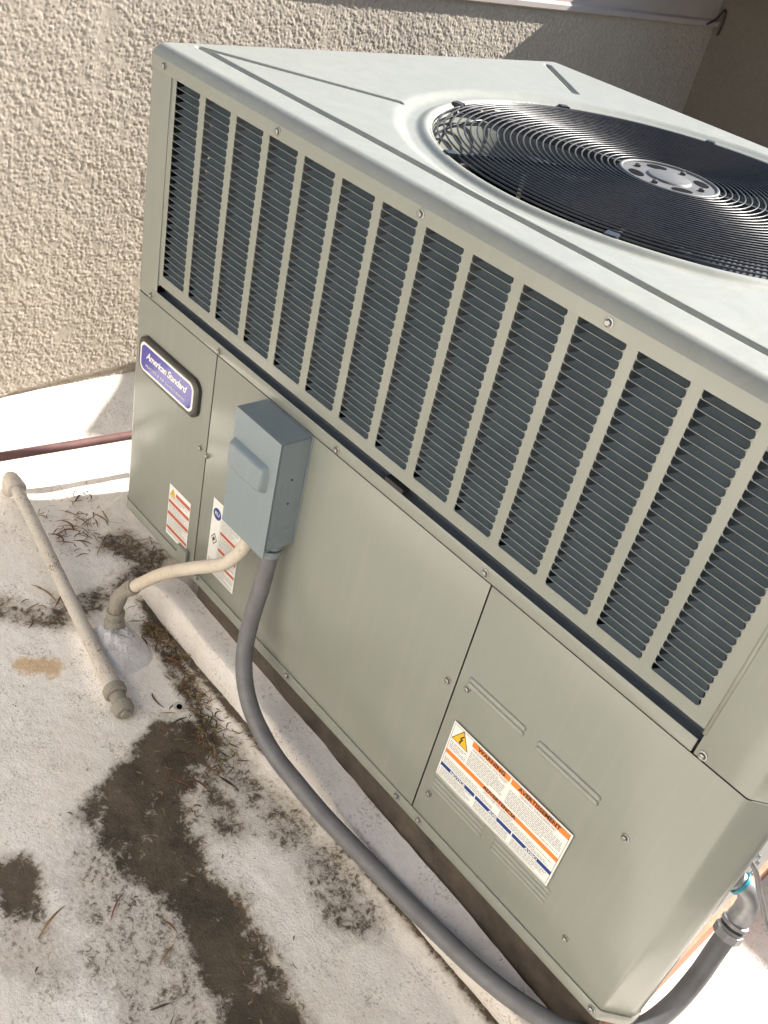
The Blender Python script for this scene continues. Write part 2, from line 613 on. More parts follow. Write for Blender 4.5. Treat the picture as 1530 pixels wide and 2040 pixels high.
gx = np.arange(-0.62, 1.95, 0.0058)
gy = np.arange(-0.85, 1.35, 0.0058)
PX, PY = np.meshgrid(gx, gy)
PZ = GZ + 0.005 * fbm(PX * 2.3, PY * 2.3, 3, 3) + 0.0022 * fbm(PX * 14, PY * 14, 3, 9) + 0.0016 * fbm(PX * 60, PY * 60, 3, 21)
# swept-up foot of the side wall
up = sstep(-0.30, -0.50, PX + 0.012 * fbm(PX * 6, PY * 6, 3, 5))
PZ = PZ + 0.185 * up ** 1.5
# coating mounded around the conduit riser and along the old pipe
PZ += (0.046 + 0.02 * fbm(PX * 40, PY * 40, 3, 95)) * np.exp(-(np.hypot(PX - 0.240, PY + 0.152) / 0.042) ** 2)
PZ += 0.012 * np.exp(-(np.hypot(PX - 0.33, PY + 0.175) / 0.07) ** 2)
PZ += 0.010 * np.exp(-(seg_d(PX, PY, [(0.20, -0.20), (0.38, -0.232)]) / 0.022) ** 2)
PZ += 0.020 * np.exp(-(np.hypot(PX + 0.31, PY + 0.135) / 0.05) ** 2)
# raised membrane lap in front of the curb
PZ += 0.010 * sstep(-0.095, -0.04, PY) * sstep(0.02, -0.02, PY) * sstep(0.0, 0.12, PX)
# low spots where water stood
main = [(0.53, -0.17), (0.59, -0.25), (0.63, -0.32), (0.75, -0.335), (0.87, -0.315), (0.98, -0.33), (1.10, -0.36), (1.25, -0.42)]
wd = np.interp(PX, [0.5, 0.6, 0.72, 0.85, 1.0, 1.1, 1.3], [0.04, 0.085, 0.075, 0.052, 0.055, 0.06, 0.08])
dm = seg_d(PX, PY, main)
blob = np.hypot((PX - 0.675) / 1.15, (PY + 0.556) / 0.72)
wob = 0.034 * fbm(PX * 9, PY * 9, 4, 31, 0.6) + 0.010 * fbm(PX * 45, PY * 45, 3, 33, 0.6)
S = 1.02 * sstep(1.75, 0.40, (dm + wob) / wd) * (1 - 0.52 * sstep(0.05, 0.5, fbm(PX * 15, PY * 15, 5, 36, 0.65)))
S = np.maximum(S, 0.92 * sstep(0.090, 0.02, blob + wob))
S = np.maximum(S, 0.58 * sstep(0.085, 0.0, seg_d(PX, PY, [(0.56, -0.14), (0.66, -0.17), (0.76, -0.20)]) + wob))
S = np.maximum(S, 0.52 * sstep(0.10, 0.02, seg_d(PX, PY, [(0.93, -0.09), (1.03, -0.11)]) + wob))
S = np.maximum(S, 0.50 * sstep(0.09, 0.01, seg_d(PX, PY, [(0.62, -0.11), (0.72, -0.12), (0.84, -0.10)]) + wob))
S = np.maximum(S, 0.42 * sstep(0.15, 0.04, seg_d(PX, PY, [(0.72, -0.42), (0.85, -0.44), (1.0, -0.45)]) + wob))
S = np.maximum(S, 0.38 * sstep(0.10, 0.02, seg_d(PX, PY, [(0.72, -0.60), (0.82, -0.58)]) + wob))
S = np.maximum(S, 0.60 * sstep(0.06, 0.01, seg_d(PX, PY, [(0.02, -0.33), (0.12, -0.24), (0.10, -0.10)]) + wob))
S = np.maximum(S, 0.66 * sstep(0.085, 0.015, seg_d(PX, PY, [(-0.04, 0.03), (0.05, 0.06), (0.10, -0.05)]) + wob))
S = np.maximum(S, 0.62 * sstep(0.045, 0.008, seg_d(PX, PY, [(0.25, -0.065), (0.40, -0.075), (0.56, -0.115)]) + wob))
S = np.maximum(S, 0.80 * sstep(0.03, 0.005, np.abs(PY + 0.040) + 0.5 * np.abs(wob)) * sstep(0.1, 0.2, PX))
RS = 1.0 * sstep(0.05, 0.0, seg_d(PX, PY, [(0.215, -0.335), (0.255, -0.29)]) + wob)
PZ -= 0.0035 * sstep(0.4, 0.8, S)
edge = np.minimum.reduce([PX - gx[0], gx[-1] - PX, PY - gy[0], gy[-1] - PY])
PZ = np.where(PX < -0.5, PZ, PZ)
PZ -= 0.05 * sstep(0.05, 0.0, np.where(edge == PX - gx[0], 9.0, edge))
roof = grid_mesh('roof_surface', PX, PY, PZ, m_roof, None, None, {'stain': S, 'rust': RS})
tag(roof, kind='structure')

# ---- side wall: stucco sheet with real relief, coping band on top
sw = thing('parapet_wall', (XW, 0.9, GZ), 'long rough beige stucco parapet wall with smooth coping, behind the unit', 'wall')
wy = np.concatenate([np.arange(-0.75, -0.3, 0.006), np.arange(-0.3, 1.90, 0.0022), np.arange(1.90, YW + 0.02, 0.0045)])
wz = np.arange(-0.10, 1.032, 0.0022)
WY, WZ = np.meshgrid(wy, wz)
WYw = WY + 0.003 * fbm(WY * 70, WZ * 70, 2, 40); WZw = WZ + 0.003 * fbm(WY * 70, WZ * 70, 2, 42)
grain = pebbles(WYw * 150, WZw * 150, 3, 0.80)
fine = pebbles(WYw * 240 + 3.1, WZw * 240, 5, 0.6)
lump = fbm(WY * 62, WZ * 62, 3, 41, 0.6)
bl = np.maximum(grain * (0.75 + 0.5 * lump), 0.55 * fine) + 0.35 * lump
calm = sstep(0.22, 0.50, fbm(WY * 8, WZ * 8, 4, 44, 0.6)) * 0.75
rel = 0.0028 * bl * (1 - calm) + 0.004 * fbm(WY * 3, WZ * 3, 2, 45) + 0.0012 * fbm(WY * 18, WZ * 18, 3, 46)
# ragged stucco foot
foot = 0.018 + 0.07 * (WY + 0.07) * 0.9 + 0.010 * fbm(WY * 9, WZ * 0 + 3.3, 3, 51)
rel = rel + 0.010 * sstep(foot - 0.004, foot + 0.010, WZ)
stucco = grid_mesh('stucco_face', XW + rel, WY, WZ, m_stucco, sw)
box('wall_core', XW - 0.22, XW - 0.004, -3.2, YW + 0.2, -0.5, 1.03, m_stucco, sw)
# smooth coping: drip edge and fascia
bm = bmesh.new()
prof = [(XW - 0.235, 1.031), (XW + 0.006, 1.031), (XW + 0.024, 1.022), (XW + 0.028, 1.026), (XW + 0.028, 1.040), (XW + 0.012, 1.046), (XW + 0.010, 1.19), (XW - 0.02, 1.205), (XW - 0.235, 1.21)]
ys = [-3.2, YW - 0.004]
rows = [[bm.verts.new((x, y, z)) for x, z in prof] for y in ys]
n = len(prof)
for k in range(n):
    bm.faces.new((rows[0][k], rows[0][(k + 1) % n], rows[1][(k + 1) % n], rows[1][k]))
bm.faces.new(rows[0]); bm.faces.new(rows[1][::-1])
bmobj('coping', bm, m_trim, sw)
settle(sw)

# ---- rear wall: tall stub in the corner, lower run beyond
rw = thing('rear_wall', (0.5, YW, GZ), 'dark brown stucco wall closing the corner behind the unit', 'wall')
rx = np.arange(-0.505, 0.19, 0.006)
rz = np.arange(-0.25, 1.249, 0.006)
RX, RZ = np.meshgrid(rx, rz)
RY = YW - 0.0018 * fbm(RX * 45, RZ * 45, 3, 61) - 0.003 * fbm(RX * 5, RZ * 5, 2, 63)
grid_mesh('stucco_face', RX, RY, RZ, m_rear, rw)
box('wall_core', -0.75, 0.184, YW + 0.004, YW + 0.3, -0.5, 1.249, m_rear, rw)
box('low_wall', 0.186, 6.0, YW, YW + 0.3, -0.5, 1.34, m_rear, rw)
box('added_eave', -0.75, 0.105, 2.15, YW + 0.3, 1.250, 1.322, m_rear, rw)  # unseen overhang added to keep sky light off the corner
tube('dangling_wire', catmull([(XW + 0.03, YW - 0.09, 1.03), (XW + 0.035, YW - 0.05, 1.05), (XW + 0.04, YW - 0.02, 1.085), (XW + 0.045, YW - 0.012, 1.04), (XW + 0.04, YW - 0.01, 1.0)], 6), 0.004, m_rubber, rw, 8)
settle(rw)

# ---- unseen wall added behind the viewer to bounce sunlight
ow = box('added_bounce_wall', XW + 0.03, 2.59, -2.65, -2.35, -0.5, 2.7, m_opp)
tag(ow, 'unseen cream wall added behind the viewer to bounce sunlight', 'wall')
ow2 = box('added_blocker_wall', 2.60, 2.90, -2.65, YW - 0.01, -0.5, 2.2, m_opp)  # unseen, added to cut light reaching the far corner
tag(ow2, 'unseen wall added past the near end to block light', 'wall')

# ================================================================== CURB UNDER THE UNIT
curb = thing('roof_curb', (W / 2, 0, GZ), 'white coated curb board with brown timber above, along the unit bottom', 'curb')
# brown timber frame recessed under the cabinet
bm = bmesh.new()
box_bm(bm, 0.292, W - 0.035, 0.020, 0.075, -0.30, -0.006)
box_bm(bm, 0.292, 0.345, 0.075, D - 0.03, -0.30, -0.006)
box_bm(bm, 0.292, W - 0.035, D - 0.03, D - 0.001, -0.30, -0.006)
box_bm(bm, 0.03, 0.08, 0.50, D - 0.031, -0.30, -0.006)
bmobj('timber_frame', bm, m_wood, curb)
box('side_timber', W - 0.078, W - 0.014, 0.076, D - 0.031, -0.30, -0.044, m_wood_red, curb)
# white coated board with a sagging rounded top edge
nx_ = 220
xs = np.linspace(0.10, 1.40, nx_)
prof = [(0.022, 0.001), (0.010, -0.001), (-0.010, -0.002), (-0.027, -0.004), (-0.0325, -0.0065), (-0.0350, -0.011), (-0.0355, -0.11)]
VV, FF = [], []
for i, x in enumerate(xs):
    t = (x - 0.1) / 1.3
    z0 = -0.068 - 0.046 * t - 0.10 * max(0.0, 1 - (x - 0.10) / 0.16) ** 1.6 + 0.007 * float(fbm(np.array(x * 5.0), np.array(0.3), 4, 71))
    for j, (py, dz) in enumerate(prof):
        VV.append((x + 0.002 * (j == 0), py + 0.0045 * float(fbm(np.array(x * 9.0), np.array(j * 0.5), 4, 75)) - 0.006 * t, z0 + dz + 0.0015 * float(fbm(np.array(x * 24.0), np.array(j * 1.1), 2, 77))))
m_ = len(prof)
for i in range(nx_ - 1):
    for j in range(m_ - 1):
        FF.append((i * m_ + j, (i + 1) * m_ + j, (i + 1) * m_ + j + 1, i * m_ + j + 1))
FF.append(tuple(range(m_)))
FF.append(tuple((nx_ - 1) * m_ + j for j in range(m_))[::-1])
pydata('coated_board', VV, FF, m_coated, curb, True)
settle(curb)

# ================================================================== THE UNIT
ac = thing('packaged_air_conditioner', (W / 2, D / 2, 0), 'large taupe rooftop air conditioner with louvered side and fan on top', 'air conditioner')


def arc(cx_, cy_, r, a0, a1, n=8):
    return [(cx_ + r * math.cos(math.radians(a0 + (a1 - a0) * k / n)), cy_ + r * math.sin(math.radians(a0 + (a1 - a0) * k / n))) for k in range(n + 1)]


LEFT_CORNER = arc(RL, RL, RL, 180, 270)
RIGHT_CORNER = [(1.4325, 0), (1.4360, 0.0008), (1.4390, 0.0028), (1.4450, 0.0082), (1.4540, 0.0163), (1.4630, 0.0244), (1.4690, 0.0300), (1.4725, 0.0350), (1.4743, 0.0410), (W, 0.0500)]


def sheet_data(path, z0, z1, th, off=0.0):
    """sheet metal standing on a plan path; outward side is to the right of travel"""
    P = [np.array(p, float) for p in path]
    n = len(P)
    N = []
    for i in range(n):
        a = P[i] - P[max(i - 1, 0)]
        b = P[min(i + 1, n - 1)] - P[i]
        t = a / (np.linalg.norm(a) + 1e-12) + b / (np.linalg.norm(b) + 1e-12)
        t /= np.linalg.norm(t)
        N.append(np.array((t[1], -t[0])))
    V, F = [], []
    for p, m in zip(P, N):
        o = p + m * off
        q = o - m * th
        V += [(o[0], o[1], z0), (o[0], o[1], z1), (q[0], q[1], z1), (q[0], q[1], z0)]
    for i in range(n - 1):
        for k in range(4):
            l = (k + 1) % 4
            F.append((i * 4 + k, (i + 1) * 4 + k, (i + 1) * 4 + l, i * 4 + l))
    F.append((0, 1, 2, 3)); F.append(tuple((n - 1) * 4 + k for k in (3, 2, 1, 0)))
    return V, F


def sheet(name, path, z0, z1, mat, parent, th=0.0015, off=0.0, bev=0.0007):
    V, F = sheet_data(path, z0, z1, th, off)
    bm = bmesh.new()
    vv = [bm.verts.new(v) for v in V]
    for f in F:
        bm.faces.new([vv[i] for i in f])
    o = bmobj(name, bm, mat, parent, True)
    if bev:
        b = o.modifiers.new('bevel', 'BEVEL')
        b.width = bev; b.segments = 2; b.limit_method = 'ANGLE'; b.angle_limit = math.radians(50)
    e = o.modifiers.new('split', 'EDGE_SPLIT')
    e.split_angle = math.radians(40)
    return o


# inner chassis keeps the inside dark and carries the skins
bm = bmesh.new()
box_bm(bm, 0.012, W - 0.050, 0.010, D - 0.006, 0.004, 0.5500)
chassis = bmobj('chassis', bm, m_black, ac)
# condenser coil: dark fin pack standing behind the louvers
bm = bmesh.new()
box_bm(bm, 0.085, W - 0.12, 0.022, 0.044, 0.580, 0.958)
box_bm(bm, 0.030, 0.052, 0.060, D - 0.06, 0.552, 0.940)
box_bm(bm, 0.060, W - 0.06, D - 0.052, D - 0.030, 0.552, 0.940)
box_bm(bm, W - 0.052, W - 0.030, 0.06, D - 0.06, 0.552, 0.940)
coil = bmobj('condenser_coil', bm, m_coil, ac)
for k in range(17):
    z = 0.915 - k * 0.0195
    if k not in (0, 3, 4, 7, 10, 11): continue
    tube('return_bend', [(0.190, 0.026 + 0.010 * abs(math.cos(t)) * 0, z) if False else (0.1865 + 0.004 * (k % 2), 0.022 - 0.011 * math.sin(t), z + 0.006 * math.cos(t)) for t in np.linspace(0, math.pi, 9)], 0.0022, m_copper, coil, 8)

# base rail and lower access panels
sheet('base_rail', [(0, 0.9)] + LEFT_CORNER + RIGHT_CORNER + [(W, 0.054)], -0.006, 0.019, m_paint, ac, 0.003, 0.0025)
pl = sheet('access_panel', [(0, 0.9)] + LEFT_CORNER + [(0.2915, 0)], 0.0195, 0.5362, m_paint, ac)
pm = sheet('access_panel', [(0.2945, 0), (0.6, 0), (1.0030, 0)], 0.0195, 0.5362, m_paint, ac)
pr = sheet('access_panel', [(1.0056, 0), (1.2, 0)] + RIGHT_CORNER + [(W, 0.054)], 0.0195, 0.5362, m_paint, ac)
# folded flange strip that the screws hold
strip = sheet('mid_rail', [(0.060, 0), (0.7, 0), (1.353, 0)], 0.5392, 0.5620, m_paint, ac, 0.0015, 0.0012)
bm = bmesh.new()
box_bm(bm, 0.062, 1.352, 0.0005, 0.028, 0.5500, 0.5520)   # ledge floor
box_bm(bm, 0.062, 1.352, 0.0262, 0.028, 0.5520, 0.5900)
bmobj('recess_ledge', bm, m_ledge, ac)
bm = bmesh.new()
box_bm(bm, 0.7595, 0.801, -0.0006, 0.012, 0.5622, 0.5700)
bmobj('ledge_clip', bm, m_black, ac)
post_l = sheet('corner_post', [(0, 0.30)] + LEFT_CORNER + [(0.0765, 0)], ZM + 0.0005, ZS + 0.004, m_paint, ac, 0.0015, 0.0006)
post_r = sheet('corner_post', [(1.3565, 0)] + RIGHT_CORNER + [(W, 0.054)], ZM + 0.0005, ZS + 0.004, m_paint, ac, 0.0015, 0.0006)
tube('post_roll', [(1.3560, 0.0005, 0.575), (1.3560, 0.0005, ZS)], 0.0032, m_paint, post_r, 10)
tube('post_roll', [(0.0770, 0.003, 0.575), (0.0770, 0.003, ZS)], 0.0022, m_paint, post_l, 10)

# near (right) end: galvanised service panel set back behind the corner post
side = thing_side = box('service_panel', W - 0.023, W - 0.022, 0.056, D - 0.04, -0.040, ZS, m_galv, ac)
for (y, z) in ((0.24, 0.02), (0.36, 0.12), (0.31, 0.18), (0.40, 0.05)):
    lathe_on_axis('panel_screw', (W - 0.022, y, z), (1, 0, 0), [(0, 0.0075), (0.0015, 0.0075), (0.0017, 0.0045), (0.006, 0.0042)], m_screw, side, 8)
for (y, z) in ((0.24, 0.055), (0.17, -0.012)):
    lathe_on_axis('knockout', (W - 0.0221, y, z), (1, 0, 0), [(0, 0.016), (0.0012, 0.016)], m_black, side, 18)
box('side_skin', W - 0.006, W - 0.004, 0.90, D - 0.03, 0.02, ZS, m_paint, ac)
box('rear_skin', 0.01, W - 0.01, D - 0.003, D - 0.001, 0.0, ZS, m_paint, ac)

# ---- louver panel
X0, PIT, SW = 0.0902, 0.0900, 0.0735
ZT, ZB, NR, NC = 0.9560, 0.6000, 28, 14
PZ_ = (ZT - ZB) / NR
xs = [0.0795]
for k in range(NC):
    xs += [X0 + k * PIT, X0 + k * PIT + SW]
xs.append(1.3525)
zs = [0.5790, ZB, ZT, 0.9600]
Y0 = 0.0016
V, F = [], []


def quad(a, b, c_, d):
    i = len(V)
    V.extend([a, b, c_, d]); F.append((i, i + 1, i + 2, i + 3))


for i in range(len(xs) - 1):
    for j in range(3):
        hole = (i % 2 == 1) and j == 1
        if hole:
            xa, xb = xs[i], xs[i + 1]
            quad((xa, Y0, ZB), (xa, Y0 + 0.0012, ZB), (xa, Y0 + 0.0012, ZT), (xa, Y0, ZT))
            quad((xb, Y0, ZT), (xb, Y0 + 0.0012, ZT), (xb, Y0 + 0.0012, ZB), (xb, Y0, ZB))
            quad((xa, Y0, ZT), (xa, Y0 + 0.0012, ZT), (xb, Y0 + 0.0012, ZT), (xb, Y0, ZT))
            quad((xb, Y0, ZB), (xb, Y0 + 0.0012, ZB), (xa, Y0 + 0.0012, ZB), (xa, Y0, ZB))
        else:
            for yy in (Y0, Y0 + 0.0012):
                quad((xs[i], yy, zs[j]), (xs[i + 1], yy, zs[j]), (xs[i + 1], yy, zs[j + 1]), (xs[i], yy, zs[j + 1]))
# hemmed lower edge
quad((xs[0], Y0, zs[0]), (xs[-1], Y0, zs[0]), (xs[-1], Y0 + 0.012, zs[0]), (xs[0], Y0 + 0.012, zs[0]))
bm = bmesh.new()
for f in F:
    bm.faces.new([bm.verts.new(V[i]) for i in f])
bmesh.ops.remove_doubles(bm, verts=bm.verts, dist=1e-6)
bmesh.ops.recalc_face_normals(bm, faces=bm.faces)
louver = bmobj('louver_panel', bm, m_paint, ac)

# one slat: rolled lip, curved blade rising inwards, narrowing, webbed shoulders
sv, sf = [], []
rowp = [(-0.0006, 0.0000, 0.0, 0.0), (-0.0009, 0.0004, 0.0, 0.0), (-0.0005, 0.0009, 0.0003, 0.0003), (0.0010, 0.0010, 0.0018, 0.0014), (0.0050, 0.0022, 0.0052, 0.0034), (0.0100, 0.0044, 0.0090, 0.0056), (0.0150, 0.0072, 0.0118, 0.0072)]
for (y, z, il, ir) in rowp:
    sv += [(il, Y0 + y, z), (SW - ir, Y0 + y, z)]
for i in range(len(rowp) - 1):
    sf.append((2 * i, 2 * i + 1, 2 * i + 3, 2 * i + 2))
# underside of the lip
i0 = len(sv)
sv += [(0, Y0 + 0.0010, -0.0003), (SW, Y0 + 0.0010, -0.0003)]
sf.append((i0, i0 + 1, 1, 0))
# pressed shoulders at both ends
i0 = len(sv)
sv += [(0, Y0, 0), (0.0036, Y0 - 0.0006, 0.0007), (0.0010, Y0 - 0.0002, 0.0032), (0, Y0, 0.0042)]
sf.append((i0, i0 + 1, i0 + 2, i0 + 3))
i0 = len(sv)
sv += [(SW, Y0, 0), (SW, Y0, 0.0046), (SW - 0.0011, Y0 - 0.0002, 0.0036), (SW - 0.0038, Y0 - 0.0006, 0.0007)]
sf.append((i0, i0 + 1, i0 + 2, i0 + 3))
i0 = len(sv)
sv += [(SW, Y0, 0.0085), (SW, Y0 + 0.0006, 0.0127), (SW - 0.0026, Y0 + 0.0006, 0.0127)]
sf.append((i0, i0 + 1, i0 + 2))
slat_me = bpy.data.meshes.new('slat')
slat_me.from_pydata(sv, [], sf)
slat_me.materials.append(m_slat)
slat_me.materials.append(m_slat_shade)
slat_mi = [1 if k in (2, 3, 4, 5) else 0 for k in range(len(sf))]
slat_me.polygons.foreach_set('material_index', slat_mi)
slat_me.polygons.foreach_set('use_smooth', [True] * len(slat_me.polygons))
slat_me.update()


def cam_uv(P):
    X = RM @ (np.array(P) - CP)
    return 765 + 1873.18 * X[0] / X[2], 1020 + 1873.18 * X[1] / X[2], X[2]


cand = []
for c_ in range(NC):
    for r in range(NR):
        px, pz = X0 + c_ * PIT, ZB + r * PZ_
        u, v, dep = cam_uv((px, 0, pz))
        cand.append((dep if (u < 1525) else 9, c_, r))
cand.sort()
single = {(c_, r) for _, c_, r in cand[:300]}
rest_v, rest_f = [], []
for c_ in range(NC):
    for r in range(NR):
        px, pz = X0 + c_ * PIT, ZB + r * PZ_
        if (c_, r) in single:
            o = bpy.data.objects.new('slat', slat_me)
            C.objects.link(o)
            o.parent = louver
            o.location = (px, 0, pz)
        else:
            b0 = len(rest_v)
            rest_v += [(x + px, y, z + pz) for x, y, z in sv]
            rest_f += [tuple(i + b0 for i in f) for f in sf]
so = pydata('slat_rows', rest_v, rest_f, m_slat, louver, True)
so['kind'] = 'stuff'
so.data.materials.append(m_slat_shade)
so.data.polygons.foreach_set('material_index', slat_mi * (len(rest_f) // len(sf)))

# ---- lid: pressed pan with rolled edge, beads, fan collar
LO = 0.0045
lx0, lx1, ly0, ly1 = -LO, W + LO, -LO, D + LO
st = 0.0027
ax = np.linspace(lx0, lx1, int((lx1 - lx0) / st) + 1)
ay = np.linspace(ly0, ly1, int((ly1 - ly0) / st) + 1)
LX, LY = np.meshgrid(ax, ay)
RC = 0.030


def rr_sd(x, y):
    hx, hy = (lx1 - lx0) / 2, (ly1 - ly0) / 2
    qx = np.abs(x - (lx0 + lx1) / 2) - (hx - RC)
    qy = np.abs(y - (ly0 + ly1) / 2) - (hy - RC)
    return -(np.hypot(np.maximum(qx, 0), np.maximum(qy, 0)) + np.minimum(np.maximum(qx, qy), 0) - RC)


d = rr_sd(LX, LY)
# pull points outside the rounded corner back on to it
mx, my = (lx0 + lx1) / 2, (ly0 + ly1) / 2
ccx = mx + np.sign(LX - mx) * ((lx1 - lx0) / 2 - RC)
ccy = my + np.sign(LY - my) * ((ly1 - ly0) / 2 - RC)
out = d < -1e-7
rr_ = np.hypot(LX - ccx, LY - ccy) + 1e-9
LX = np.where(out, ccx + (LX - ccx) / rr_ * RC, LX)
LY = np.where(out, ccy + (LY - ccy) / rr_ * RC, LY)
d = np.maximum(rr_sd(LX, LY), 0)
e1 = 0.024
LZ = np.where(d < e1, 0.978 + 0.0175 * (1 - (1 - np.clip(d / e1, 0, 1)) ** 2.2), 0.9955)
LZ = LZ + 0.0015 * fbm(LX * 3.0, LY * 3.0, 2, 81) * sstep(0.0, 0.1, d)


def bead(x0, y0, x1, y1, w=0.0066, dep=0.0150, fade=0.02):
    global LZ
    dd = seg_d(LX, LY, [(x0, y0), (x1, y1)])
    LZ = LZ - dep * np.exp(-(dd / w) ** 5)


bead(0.041, 0.076, W - 0.041, 0.076)
bead(0.041, 0.076, 0.331, 0.290)
bead(W - 0.041, 0.076, W - 0.331, 0.290)
bead(0.046, D - 0.076, 0.262, D - 0.236)
bead(W - 0.046, D - 0.076, W - 0.262, D - 0.236)
FRH = FR + 0.006
r = np.hypot(LX - FCX, LY - FCY)
LZ = LZ - 0.0085 * sstep(0.478, 0.446, r) + 0.0075 * sstep(0.436, 0.420, r) - 0.004 * sstep(0.420, FRH, r) ** 2
near = np.abs(r - FRH) < st * 0.75
LX = np.where(near, FCX + (LX - FCX) / r * FRH, LX)
LY = np.where(near, FCY + (LY - FCY) / r * FRH, LY)
r = np.hypot(LX - FCX, LY - FCY)
inside = r < FRH - 1e-4
keep = ~(inside[:-1, :-1] | inside[:-1, 1:] | inside[1:, 1:] | inside[1:, :-1])
lid = grid_mesh('lid', LX, LY, LZ, m_lid, ac, keep)
# skirt
path = []
for (cx_, cy_, a0) in ((lx1 - RC, ly0 + RC, 270), (lx1 - RC, ly1 - RC, 0), (lx0 + RC, ly1 - RC, 90), (lx0 + RC, ly0 + RC, 180)):
    path += arc(cx_, cy_, RC, a0, a0 + 90, 8)
nP = len(path)
V, F = [], []
for (ins, z) in ((0.0, 0.9782), (-0.0004, 0.977), (-0.0004, ZS), (0.0012, ZS), (0.0012, 0.976)):
    for (x, y) in path:
        vx, vy = (x - mx), (y - my)
        l = math.hypot(vx, vy)
        V.append((x - vx / l * ins, y - vy / l * ins, z))
for k in range(4):
    for i in range(nP):
        j = (i + 1) % nP
        F.append((k * nP + i, k * nP + j, (k + 1) * nP + j, (k + 1) * nP + i))
sk = pydata('skirt', V, F, m_paint, lid, True)
e = sk.modifiers.new('split', 'EDGE_SPLIT'); e.split_angle = math.radians(40)

# ---- hex screws
def screw_mesh():
    bm = bmesh.new()
    rings = [(0.0068, 0.0), (0.0068, -0.0012), (0.0050, -0.0016)]
    hexr = [(0.0047, -0.0016), (0.0045, -0.0048), (0.0030, -0.0056)]
    prev = None
    for (rad, y) in rings:
        cur = [bm.verts.new((rad * math.cos(2 * math.pi * k / 12), y, rad * math.sin(2 * math.pi * k / 12))) for k in range(12)]
        if prev:
            for k in range(12):
                bm.faces.new((prev[k], prev[(k + 1) % 12], cur[(k + 1) % 12], cur[k]))
        prev = cur
    prev = None
    for (rad, y) in hexr:
        cur = [bm.verts.new((rad * math.cos(math.pi * k / 3 + 0.3), y, rad * math.sin(math.pi * k / 3 + 0.3))) for k in range(6)]
        if prev:
            for k in range(6):
                bm.faces.new((prev[k], prev[(k + 1) % 6], cur[(k + 1) % 6], cur[k]))
        prev = cur
    bm.faces.new(prev)
    bmesh.ops.recalc_face_normals(bm, faces=bm.faces)
    me = bpy.data.meshes.new('screw')
    bm.to_mesh(me); bm.free()
    me.materials.append(m_screw)
    return me


scr = screw_mesh()
for (x, z, y) in [(0.0596, 0.9685, -LO), (0.3874, 0.9685, -LO), (0.7111, 0.9685, -LO), (1.035, 0.9685, -LO), (1.36, 0.9685, -LO),
                  (0.058, 0.546, -0.0006), (0.300, 0.5475, -0.0012), (0.645, 0.547, -0.0012), (0.988, 0.549, -0.0012), (1.3675, 0.5465, -0.0006),
                  (0.273, 0.320, 0), (0.297, 0.316, 0), (0.989, 0.324, 0), (1.027, 0.341, 0), (1.339, 0.340, 0), (1.340, 0.079, 0), (1.028, 0.081, 0),
                  (0.641, 0.012, -0.0025), (0.970, 0.009, -0.0025), (1.029, 0.009, -0.0025), (0.314, 0.012, -0.0025), (1.425, 0.008, -0.0025)]:
    o = bpy.data.objects.new('screw', scr)
    C.objects.link(o); o.parent = ac
    o.location = (x, y, z)
    o.rotation_euler = (0, random.uniform(0, 1.0), 0)

# ---- embossed stiffening beads on the near lower panel
def bead_mesh(L, h, dep):
    n, mseg = 24, 8
    V, F = [], []
    pts = []
    for k in range(n):
        a = math.pi / 2 + math.pi * k / (n / 2 - 1) if k < n // 2 else -math.pi / 2 + math.pi * (k - n // 2) / (n / 2 - 1)
        cx_ = -L / 2 + h if k < n // 2 else L / 2 - h
        pts.append((cx_, math.cos(a), math.sin(a)))
    for j in range(mseg + 1):
        t = j / mseg * math.pi / 2
        for (cx_, ca, sa) in pts:
            V.append((cx_ + h * math.cos(t) * ca, -dep * math.sin(t), h * math.cos(t) * sa))
    for j in range(mseg):
        for k in range(n):
            F.append((j * n + k, j * n + (k + 1) % n, (j + 1) * n + (k + 1) % n, (j + 1) * n + k))
    me = bpy.data.meshes.new('embossed_bead')
    me.from_pydata(V, [], F)
    me.materials.append(m_paint)
    me.polygons.foreach_set('use_smooth', [True] * len(me.polygons))
    me.update()
    return me


bA = bead_mesh(0.119, 0.0052, 0.0042)
bB = bead_mesh(0.119, 0.0046, 0.0030)
spots = [(1.0835, z, bA) for z in (0.3625, 0.3515)] + [(1.2265, z, bA) for z in (0.3620, 0.3510)]
spots += [(1.0865, z, bB) for z in (0.1325, 0.1220, 0.1115, 0.1010)] + [(1.2270, z, bB) for z in (0.1315, 0.1210, 0.1105, 0.1000)]
for (x, z, me) in spots:
    o = bpy.data.objects.new('embossed_bead', me)
    C.objects.link(o); o.parent = pr
    o.location = (x, 0.0002, z)

# ---- fan: collar, blades, motor, guard
V, F = [], []
cp = [(FRH + 0.0005, 0.992), (FRH - 0.003, 0.990), (FR - 0.001, 0.975), (FR - 0.002, 0.88), (FR + 0.010, 0.855), (FR + 0.016, 0.855)]
NS = 128
for (rad, z) in cp:
    for k in range(NS):
        w = 2 * math.pi * k / NS
        V.append((FCX + rad * math.cos(w), FCY + rad * math.sin(w), z))
for i in range(len(cp) - 1):
    for k in range(NS):
        F.append((i * NS + k, (i + 1) * NS + k, (i + 1) * NS + (k + 1) % NS, i * NS + (k + 1) % NS))
pydata('fan_collar', V, F, m_lid, ac, True)

